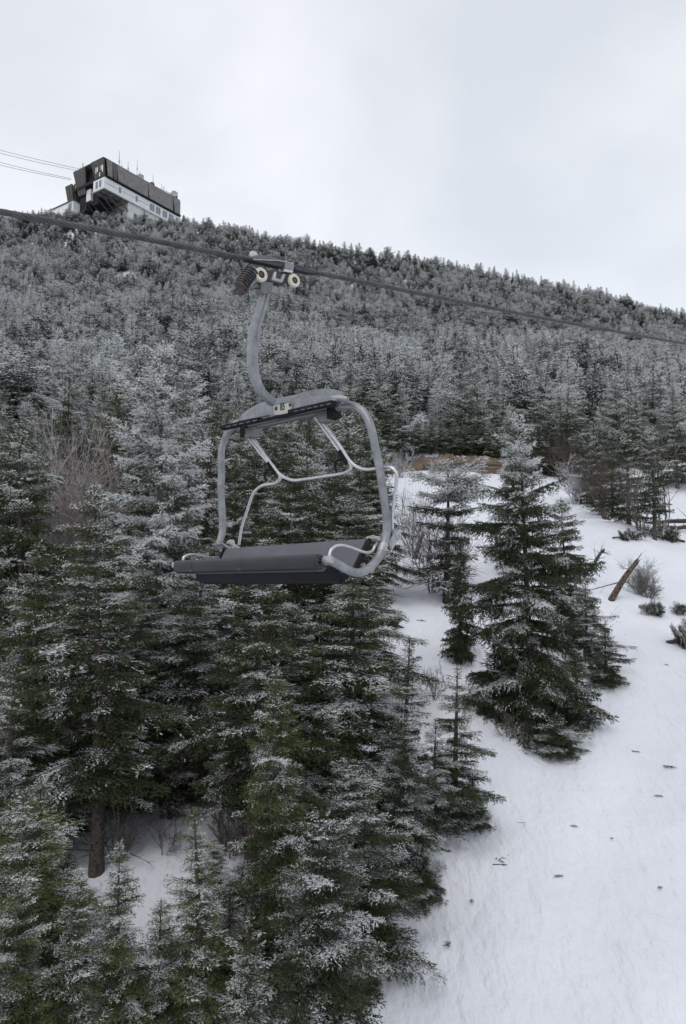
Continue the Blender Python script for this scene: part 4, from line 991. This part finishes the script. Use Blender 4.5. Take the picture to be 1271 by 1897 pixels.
# seat and backrest
EX = 0.865
fr_ = ox(592, 1041, EX); bb = ox(655, 1062, EX); bt = ox(684, 999, EX)
SY, SZ = fr_.y, fr_.z
nseg = 14; sp_ = [(SY + .055 * math.cos(a), SZ + .055 * math.sin(a)) for a in [math.radians(90 + 20 * k) for k in range(0, 11)]]
bot = (bb.y - .10, SZ - .155)
prof_s = [(SY + .055, SZ + .052)] + sp_ + [(SY + .12, SZ - .075), (SY + .20, SZ - .15), (bb.y - .12, SZ - .165), (bb.y, SZ - .12), (bb.y + .02, SZ - .06), (bb.y - .10, SZ - .075), (SY + .24, SZ - .05), (SY + .14, SZ + .03)]
def cushion(prof, w0, w1, name, mt, parent):
    mb = MBW(); mb.prism(prof, w0, w1, 0); return mb.build(name, mt, parent, smooth=True, bevel=.008)
roll = [(SY + .060 * math.cos(math.radians(a)), SZ + .062 * math.sin(math.radians(a))) for a in range(0, 360, 15)]
seat = cushion(roll, -EX - .04, EX + .0, 'seat_roll', M['vinyl'], chair)
pan = [(SY + .0, SZ - .045), (SY + .02, SZ - .064), (SY + .09, SZ - .070), (SY + .12, SZ - .045), (SY + .05, SZ - .01)]
cushion(pan, -EX - .02, EX - .03, 'seat_lip', M['vinyl_back'], seat)
under = [(SY + .10, SZ - .07), (SY + .13, SZ - .135), (SY + .20, SZ - .155), (bb.y - .06, SZ - .13), (bb.y + .03, SZ - .07), (bb.y + .01, SZ - .03), (bb.y - .14, SZ - .09), (SY + .24, SZ - .06), (SY + .13, SZ - .02)]
cushion(under, -EX + .07, EX - .01, 'seat_cushion', M['vinyl_under'], chair)
mb = MBW()                                              # rolled fabric end with its spiral
c_ = Vector((EX + .004, SY, SZ)); sp = []
for k in range(34):
    a = k / 33 * 2.2 * 2 * math.pi; r_ = .050 - .012 * k / 11; sp.append((EX + .004, SY + r_ * math.cos(a + 1.2), SZ + r_ * math.sin(a + 1.2)))
mb.tube(sp, .0035, 6, smooth=False); mb.build('spiral_edge', M['vinyl_back'], seat)
mb = MBW(); mb.lathe((EX - .01, SY, SZ), (1, 0, 0), [(.034, 0), (.034, .0135), (.004, .0137)], 18); mb.build('roll_end', M['rubber'], seat)
for xx in (-.66, .0, .62):
    mb = MBW(); ring = [(SY + .0615 * math.cos(math.radians(a)), SZ + .0635 * math.sin(math.radians(a))) for a in range(0, 360, 20)]
    if xx == .62: continue
    mb.prism(ring, xx - .028, xx + .028, 0); mb.build('strap_band', M['vinyl'], seat, smooth=True)
    mb = MBW(); mb.box((xx, SY - .045, SZ - .040), (.05, .008, .006)); mb.build('strap_buckle', M['vinyl_back'], seat)
dy, dz = bt.y - bb.y, bt.z - bb.z
nb_ = Vector((0, dz, -dy)).normalized() * .016
mb = MBW(); rr_ = []
for xx in (-EX + .02, EX - .02):
    rr_.append([Vector((xx, bb.y - .01, bb.z - .0)) - nb_, Vector((xx, bb.y - .01, bb.z)) + nb_, Vector((xx, bt.y, bt.z)) + nb_, Vector((xx, bt.y, bt.z)) - nb_])
mb.hexa(rr_[0] + rr_[1]); back = mb.build('backrest', M['vinyl_back'], chair, bevel=.008)
for xx in (-.43, .0, .43):
    mb = MBW(); mb.tube([Vector((xx, bb.y - .01, bb.z + .03)) - nb_ * 1.02, Vector((xx, bt.y, bt.z - .01)) - nb_ * 1.02], .0035, 6, smooth=False); mb.build('seam', M['vinyl'], back)
mb = MBW(); mb.tube([(EX + .0, bb.y + .0, bb.z - .0), (EX + .0, bt.y + .01, bt.z)], .022, 8, smooth=False); mb.tube([(-EX, bb.y, bb.z), (-EX, bt.y + .01, bt.z)], .022, 8, smooth=False)
mb.build('backrest_edge', M['rubber'], back)
mb = MBW(); ty_, tz2 = bt.y + .02, bt.z + .005; mb.tube([(-HW - .01, ty_, tz2), (-EX + .05, ty_, tz2)], .028, 12, smooth=False); mb.tube([(EX - .03, ty_, tz2), (HW, ty_, tz2)], .020, 12, smooth=False)
mb.build('seat_pivot', M['galv_light'], chair, smooth=True)
mb = MBW(); mb.tube([(-EX, bb.y - .12, bb.z - .06), (EX, bb.y - .12, bb.z - .06)], .02, 10, smooth=False); mb.build('seat_rail', M['rubber'], chair, smooth=True)

# ---- grip
GX = 0.0
def g4(a, b, x=0.0): return ox(420 + a / 7.944, 450 + b / 7.944, x)
# rope: straight between two points in the upright plane through the grip
RAZ = math.radians(51.0); gp = CRT @ g4(560, 400, 0.0) + CT
rd = Vector((math.sin(RAZ), math.cos(RAZ), 0)); rn = Vector((math.cos(RAZ), -math.sin(RAZ), 0))
def rope_at(px, py):
    r = ray(px, py); o_ = Vector((0, 0, CAMZ)); t = (gp - o_).dot(rn) / r.dot(rn); return o_ + r * t
RP = [rope_at(*q) for q in ((0, 392), (250, 438.5), (497, 487), (760, 540), (1010, 590), (1271, 637))]
grip = empty('rope_grip', (0, 0, 0)); grip.parent = chair
# local frame along the rope at the grip
rl = CRI @ (RP[3] - RP[1]).normalized(); ul = Vector((0, 0, 1)); ul = (ul - rl * ul.dot(rl)).normalized(); sl2 = rl.cross(ul)   # points to +x side
if sl2.x < 0: sl2 = -sl2
RM = Matrix((rl, sl2, ul)).transposed()
rc = CRI @ (RP[2] - CT)
def gbox(name, mt, u, s, h, size, bev=.004, parent=None):
    mb = MB(); mb.box(rc + rl * u + sl2 * s + ul * h, size, RM); return mb.build(name, mt, parent or grip, bevel=bev)
k4 = 1330 / (CT + CRT @ rc).y        # px per metre there
def gpos(px, py, s=0.0):
    n = sl2; return onp(px, py, n, rc.dot(n) + s)
def loc(px, py, s=0.0):
    p = gpos(px, py, s) - rc; return p.dot(rl), p.dot(ul)
def poly(name, mt, pts, s0, s1, parent=None, bev=.003):
    a_ = [gpos(*p, s1) for p in pts]; b_ = [p - sl2 * (s1 - s0) for p in a_]; n_ = len(a_); mb = MB()
    mb.add(b_ + a_, [tuple(range(n_))[::-1], tuple(range(n_, 2 * n_))] + [(i, (i + 1) % n_, n_ + (i + 1) % n_, n_ + i) for i in range(n_)])
    return mb.build(name, mt, parent or grip, bevel=bev)
def p4(a, b): return (420 + a / 7.944, 450 + b / 7.944)
body = poly('grip_body', M['plate_dark'], [p4(590, 400), p4(700, 395), p4(880, 440), p4(930, 500), p4(900, 560), p4(820, 585), p4(680, 560), p4(600, 560)], -.05, .045)
poly('grip_jaw', M['galv_light'], [p4(710, 420), p4(735, 425), p4(725, 515), p4(800, 535), p4(835, 455), p4(870, 460), p4(825, 580), p4(668, 545)], .03, .07, body)
poly('rope_guide', M['plate_dark'], [p4(285, 243), p4(400, 250), p4(760, 262), p4(860, 300), p4(870, 350), p4(780, 350), p4(560, 300)], -.03, .035)
poly('rope_guide', M['plate_dark'], [p4(990, 300), p4(1271, 400), p4(1420, 452), p4(1240, 442), p4(1010, 395)], -.03, .035)
poly('guide_rail', M['steel'], [p4(400, 238), p4(760, 250), p4(990, 290), p4(990, 302), p4(760, 262), p4(400, 250)], .03, .042)
poly('grip_cap', M['galv_dark'], [p4(345, 205), p4(440, 175), p4(600, 185), p4(740, 225), p4(740, 250), p4(400, 240)], -.04, .02)
mb = MB(); mb.lathe(gpos(*p4(385, 195), -.02), sl2, [(.035, 0), (.04, .01), (.035, .03)], 16); mb.build('guide_roller', M['roller'], grip, smooth=True)
poly('saddle', M['galv'], [p4(860, 290), p4(960, 280), p4(1000, 330), p4(975, 440), p4(850, 420), p4(865, 350)], -.05, .06)
poly('saddle_lip', M['steel'], [p4(850, 385), p4(980, 410), p4(970, 440), p4(840, 418)], .055, .075)
for (a, b, r_) in ((510, 465, .062), (1000, 552, .058)):
    c_ = gpos(*p4(a, b), .075); mb = MB(); mb.lathe(c_ - sl2 * .03, sl2, [(.046, 0), (r_, .004), (r_, .030), (r_ * .94, .036), (r_ * .52, .037), (r_ * .50, .028), (.002, .0279)], 28)
    wh = mb.build('running_wheel', M['roller'], grip, smooth=True)
    mb = MB(); mb.lathe(c_ - sl2 * .10, sl2, [(.022, 0), (.022, .102), (.016, .108)], 14); mb.build('axle', M['rust'], wh, smooth=True)
    mb = MB(); mb.lathe(c_ - sl2 * .001, sl2, [(.031, 0), (.031, .0035), (.020, .0036)], 20); mb.build('hub', M['rubber'], wh, smooth=True)
# coil spring
s0_, s1_ = gpos(*p4(380, 400), .04), gpos(*p4(215, 620), .04)
mb = MB(); ax_ = (s1_ - s0_); Ls = ax_.length; ax_.normalize(); u_ = ax_.cross(sl2).normalized(); w_ = ax_.cross(u_)
co = []
for k in range(7 * 16 + 1):
    a = k / 16 * 2 * math.pi; co.append(s0_ + ax_ * Ls * k / 112 + (u_ * math.cos(a) + w_ * math.sin(a)) * .056)
mb.tube(co, .0090, 8, smooth=False); mb.build('spring', M['plate_dark'], grip, smooth=True)
mb = MB(); mb.tube([s0_ - ax_ * .01, s1_ + ax_ * .03], .020, 14, smooth=False); mb.build('spring_rod', M['rubber'], grip, smooth=True)
e0 = gpos(*p4(205, 715), .0); mb = MB(); mb.lathe(e0, sl2, [(.034, 0), (.038, .01), (.038, .07), (.018, .075), (.016, .06)], 20); mb.lathe(s1_ + ax_ * .01, ax_, [(.056, 0), (.056, .014), (.03, .03)], 18)
mb.build('spring_seat', M['rust'], grip, smooth=True)
poly('lever', M['galv_dark'], [p4(300, 640), p4(470, 570), p4(520, 600), p4(500, 660), p4(430, 655), p4(320, 690), p4(250, 720), p4(230, 690)], -.02, .03)
poly('lever_rib', M['galv_light'], [p4(330, 630), p4(420, 520), p4(460, 520), p4(470, 560), p4(430, 560), p4(360, 635)], .02, .05)
poly('arm_socket', M['galv_dark'], [p4(500, 560), p4(690, 580), p4(670, 720), p4(560, 760), p4(510, 680)], -.05, .05)

# ---- haul rope: six strands laid round a core
def rope(name, pts, r, strands, pitch, step, mt, label):
    P = [Vector(p) for p in pts]; q = P
    Pn = np.array([tuple(p) for p in q]); seg = np.r_[0, np.cumsum(np.linalg.norm(np.diff(Pn, axis=0), axis=1))]
    n = int(seg[-1] / step); s = np.linspace(0, seg[-1], n); C_ = np.stack([np.interp(s, seg, Pn[:, k]) for k in range(3)], 1)
    t = np.gradient(C_, axis=0); t /= np.linalg.norm(t, axis=1)[:, None]; u = np.cross(t, [0, 0, 1.0]); u /= np.linalg.norm(u, axis=1)[:, None]; w = np.cross(t, u)
    W = TB()
    for k in range(strands):
        a = 2 * math.pi * (s / pitch + k / strands); W.add(*tube_tris(C_ + (u * np.cos(a)[:, None] + w * np.sin(a)[:, None]) * r * .70, np.full(n, r * .32), 7))
    W.add(*tube_tris(C_[::4], np.full(len(C_[::4]), r * .45), 6))
    me = W.mesh(name, mt); me.polygons.foreach_set('use_smooth', [True] * len(me.polygons)); o = link_mesh(name, me); return tag(o, label, 'cable')
d0 = (RP[0] - RP[1]); d1 = (RP[5] - RP[4]); d0.normalize(); d1.normalize()
rope('haul_rope', [RP[0] + d0 * 3.2] + RP + [RP[5] + d1 * 12, RP[5] + d1 * 60 + Vector((0, 0, .4))], .0225, 6, .36, .03, M['rope'], 'thick twisted steel lift rope crossing the picture and carrying the chair')

# ------------------------------------------------------------------ summit station
BU = Vector((math.sin(math.radians(34)), math.cos(math.radians(34)), 0)); BV = Vector((-math.cos(math.radians(34)), math.sin(math.radians(34)), 0))
BD = 246.0
rb_ = ray(193, 347); BC = Vector((rb_.x / rb_.y * BD, BD, 0)); ZB = CAMZ + rb_.z / rb_.y * BD       # underside of the white storey at the near corner
st = empty('summit_station', (BC.x, BC.y, ZB - 12)); 
st.matrix_world = Matrix((( BU.x, BV.x, 0, BC.x), (BU.y, BV.y, 0, BC.y), (0, 0, 1, ZB), (0, 0, 0, 1)))
tag(st, 'grey and white aerial tram station with dark slanted roof band on the forested summit', 'building')
# own frame: x = along the long side away from us, y = along the short side to the left, z from the underside of the white storey
LEN, WID = 37.0, 19.0
def bb_(x0, x1, y0, y1, z0, z1, name, mt, parent=st):
    mb = MB(); mb.box(((x0 + x1) / 2, (y0 + y1) / 2, (z0 + z1) / 2), (x1 - x0, y1 - y0, z1 - z0)); return mb.build(name, mt, parent)
upper = bb_(0, LEN - .8, 0, 6.2, 0, 4.0, 'upper_wall', M['wall_white'])
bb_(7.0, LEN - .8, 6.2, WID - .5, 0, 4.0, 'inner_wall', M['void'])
bb_(1.5, 8, 9.6, 12.2, -1.2, 3.2, 'dock_cabin', M['wall_white'])
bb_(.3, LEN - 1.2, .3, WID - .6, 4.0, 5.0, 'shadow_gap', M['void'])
bb_(-.25, LEN - .6, -.25, 6.4, -.35, 0, 'floor_slab', M['wall_lower'])
bb_(-.05, LEN - .7, -.08, .02, 2.0, 2.06, 'wall_joint', M['truss'], upper)
lower = bb_(11.0, LEN - 1.5, .6, WID - 1.5, -16, -.35, 'lower_wall', M['wall_lower'])
bb_(11.0, LEN - 1.4, .45, .6, -2.9, -2.75, 'wall_joint', M['wall_white'], lower)
# roof band of slanted panels
def panel(x0, x1, y0, y1, name, mt, flare=1.1, z0=4.6, z1=11.2, n=(0, -1)):
    """slanted panel, its foot further out than its top"""
    mb = MB(); a_, b_ = Vector((x0, y0, 0)), Vector((x1, y1, 0)); nn = Vector((n[0], n[1], 0)); e = (b_ - a_).normalized() * .35
    A0 = a_ + nn * flare + e; B0 = b_ + nn * flare - e; A1 = a_ - e * 0; B1 = b_
    th = -nn * .5
    mb.hexa([(A0.x, A0.y, z0), (B0.x, B0.y, z0), (B0.x + th.x, B0.y + th.y, z0), (A0.x + th.x, A0.y + th.y, z0), (A1.x, A1.y, z1), (B1.x, B1.y, z1), (B1.x + th.x, B1.y + th.y, z1), (A1.x + th.x, A1.y + th.y, z1)])
    return mb.build(name, mt, st)
for (a, b, m_) in ((0.9, 3.2, 'fascia'), (3.2, 5.2, 'fascia_dark'), (5.2, 19.5, 'fascia'), (19.6, LEN - 5.0, 'fascia'), (LEN - 4.6, LEN - 1.2, 'fascia')):
    panel(a, b, 0.0, 0.0, 'roof_panel', M[m_], flare=.9)
def taper(y0, y1, z0, z1, nar, x0=-.6, name='roof_panel'):
    """end panel wide at the top, narrow and pulled in at its foot"""
    mb = MB(); mb.hexa([(x0 + 1.6, y0 + nar, z0), (x0 + 1.6, y1 - nar, z0), (x0 + 2.1, y1 - nar, z0), (x0 + 2.1, y0 + nar, z0), (x0, y0, z1), (x0, y1, z1), (x0 + .6, y1, z1), (x0 + .6, y0, z1)])
    return mb.build(name, M['fascia_dark'], st)
taper(.3, 7.2, 4.3, 11.2, .8); taper(10.6, 17.6, 1.8, 10.9, 1.5); taper(19.4, 23.4, -1.2, 7.5, .6, x0=.2)
mb = MB(); mb.prism([(19.4, -1.0), (22.8, -1.0), (23.2, 7.3), (19.8, 9.0)], 2.2, 9.0, 0); mb.build('roof_wing', M['fascia_dark'], st)
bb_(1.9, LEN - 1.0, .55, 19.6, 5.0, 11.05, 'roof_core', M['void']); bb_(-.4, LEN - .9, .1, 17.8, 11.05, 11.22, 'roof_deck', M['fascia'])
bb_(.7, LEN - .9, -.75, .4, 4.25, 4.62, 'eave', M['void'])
bb_(LEN - 1.2, LEN - .6, 0.2, 17, 4.6, 10.9, 'end_panel', M['fascia'])
for k in range(5): bb_(-.05, .10, 1.0 + k * .8 + (.5 if k > 2 else 0), 1.35 + k * .8 + (.5 if k > 2 else 0), (6.2, 7.2, 5.0, 7.0, 6.6)[k], (9.0, 9.8, 6.4, 10.0, 9.4)[k], 'panel_antenna', M['antenna_white'])
# windows of the white storey
for x in (6.2, 13.8): f_ = bb_(x, x + 1.3, -.06, .02, .9, 3.2, 'window', M['antenna_white'], upper); bb_(x + .12, x + 1.18, -.09, -.061, 1.0, 3.1, 'pane', M['window'], f_)
for x in (20.6, 23.6, 27.0, 30.2): 
    f_ = bb_(x, x + 2.5, -.06, .02, .5, 3.4, 'window', M['antenna_white'], upper)
    bb_(x + .12, x + 1.2, -.09, -.061, .6, 3.3, 'pane', M['window'], f_); bb_(x + 1.3, x + 2.38, -.09, -.061, .6, 3.3, 'pane', M['window'], f_)
bb_(34.0, 35.2, -.06, .02, .2, 3.2, 'door', M['window'], upper)
for y in (1.6, 3.6): bb_(-.08, .02, y, y + 1.2, .8, 3.3, 'window', M['window'], upper)
for x in (13.6, 17.4, 21.4, 25.4): 
    f_ = bb_(x, x + 1.9, .53, .62, -5.3, -3.4, 'window', M['wall_white'], lower); bb_(x + .15, x + 1.75, .50, .531, -5.15, -3.55, 'pane', M['window_dark'], f_)
for y in (3, 6.5, 10): f_ = bb_(10.93, 11.02, y, y + 1.4, -4.8, -2.8, 'window', M['window_dark'], lower)
# dock at the left, lower
dock = bb_(-1.0, 7, 16.3, 29.0, -4.6, -.4, 'dock_wall', M['wall_white'])
bb_(-1.3, 7.2, 16.0, 29.3, -.4, -.1, 'dock_roof', M['truss'], dock)
for y in (17.2, 20.2, 22.6, 25.2): f_ = bb_(-1.07, -.99, y, y + 1.9, -3.2, -1.0, 'window', M['antenna_white'] if y > 20 else M['window'], dock)
mb = MB(); mb.hexa([(3, 17, -12), (9, 17, -12), (9, 26, -12), (3, 26, -12), (-1, 16.3, -4.8), (7, 16.3, -4.8), (7, 29, -4.8), (-1, 29, -4.8)]); mb.build('dock_base', M['wall_lower'], st)
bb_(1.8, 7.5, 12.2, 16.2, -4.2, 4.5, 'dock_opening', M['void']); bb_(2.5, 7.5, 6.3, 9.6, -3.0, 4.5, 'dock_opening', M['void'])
# steel under the overhang
mb = MB(); tb = lambda a_, b_, r=.28: mb.tube([a_, b_], r, 4, smooth=False)
for y in (.4, 3.2, 6.0):
    tb((.2, y, -.6), (11, y, -.6)); tb((.6, y, -.6), (11, y, -7.5)); tb((5.5, y, -.6), (11, y, -4)); tb((11, y, -.6), (5.5, y, -4.0), .18)
for x in (.3, 2.7, 5.4, 8.1): tb((x, 0, -.75), (x, 6.2, -.75), .16)
for y in (9.8, 12.0): tb((1.6, y, -1.5), (11, y, -1.5)); tb((1.8, y, -1.5), (11, y, -9)); tb((6, y, -1.5), (11, y, -5))
tb((1.6, 9.8, -1.5), (1.6, 12, -1.5)); tb((4, 6.0, -2), (4, 16, -2.2), .12); tb((1, 6, .8), (1, 9.6, .8), .1); tb((1, 12.2, .2), (1, 16.2, -.8), .1)
for x in (1.0, 4.0): tb((x, 16.5, -5), (x + 8, 16.5, -11))
mb.build('steel_truss', M['truss'], st)
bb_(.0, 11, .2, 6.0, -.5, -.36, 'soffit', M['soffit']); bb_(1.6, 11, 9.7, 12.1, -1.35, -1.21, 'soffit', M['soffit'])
# roof gear
RZ = 1.6
rg = bb_(15.5, 22.5, 3, 8, 11.22, 12.8, 'roof_house', M['fascia']); bb_(26.0, 31.5, 2.0, 5, 11.22, 12.1, 'roof_house', M['fascia'])
bb_(18.5, 20.3, 3.2, 5, 12.8, 15.0, 'roof_unit', M['antenna']); bb_(23.0, 24.6, 2, 3.6, 11.2, 13.4, 'roof_unit', M['truss']); bb_(34.2, 35.8, 1.2, 3.4, 11.2, 14.5, 'roof_unit', M['truss'])
for (x, y, z0, h, r_) in ((8.5, 3, 9.6, 7.6, .13), (9.6, 3, 9.6, 4.5, .06), (12.6, 3, 9.6, 5.6, .14), (16.8, 3, 11.0, 7.2, .08), (12.4, 4, 9.6, 3, .1), (24.6, 3, 9.6, 6.2, .11), (29.0, 3, 9.6, 4.4, .10), (30.2, 3, 9.6, 4.0, .2), (32.5, 2, 9.6, 2.2, .15), (3.0, 3, 9.6, 2.0, .25), (.6, 13.5, 9.0, 3.2, .25), (.6, 15.0, 9.0, 2.0, .2), (1.5, 18.6, 4.5, 3.6, .2), (19.0, 4, 13.4, 1.5, .1), (20.6, 4, 11, 2.6, .3)):
    mb = MB(); z0 += RZ if z0 > 8 else 0
    mb.tube([(x, y, z0), (x, y, z0 + h * .6), (x, y, z0 + h)], lambda t, r_=r_: r_ * (1.2 - .6 * t), 6, smooth=False)
    if h > 4: mb.box((x, y, z0 + h * .45), (.7, .12, .12)); mb.box((x + .3, y, z0 + h * .5), (.12, .12, 1.1))
    mb.build('antenna_mast', M['antenna'], st)
mb = MB(); mb.tube([(30, 2, 13.0), (34.4, 2, 12.8)], .12, 6, smooth=False); mb.tube([(31, 2, 11.4), (34.4, 2, 12.2)], .12, 6, smooth=False); mb.lathe((34.0, 1.2, 13.2), (-.5, -.8, .1), [(.2, -.3), (1.2, 0), (1.25, .3), (.3, .1)], 16); mb.build('roof_dish', M['antenna'], st)
# four carrying cables of the tram
for k, (a, b, lab) in enumerate((((-60, 262), (152, 314), 'uppermost thin tram cable running left from the summit station roof'), ((-60, 268.5), (152, 318), 'second thin tram cable, just under the uppermost one'),
                                 ((-60, 285), (132, 331), 'third thin tram cable, reaching the left dock of the station'), ((-60, 291), (132, 333.5), 'lowest thin tram cable, reaching the left dock of the station'))):
    pb = Vector((0, 0, CAMZ)) + ray(*b) / F * 257; pa = Vector((0, 0, CAMZ)) + ray(*a) / F * 235
    mb = MB(); pm = (pa + pb) / 2 - Vector((0, 0, .35)); mb.tube([pa, pm, pb], .075, 6)
    o = mb.build('tram_cable', M['cable']); tag(o, lab, 'cable')
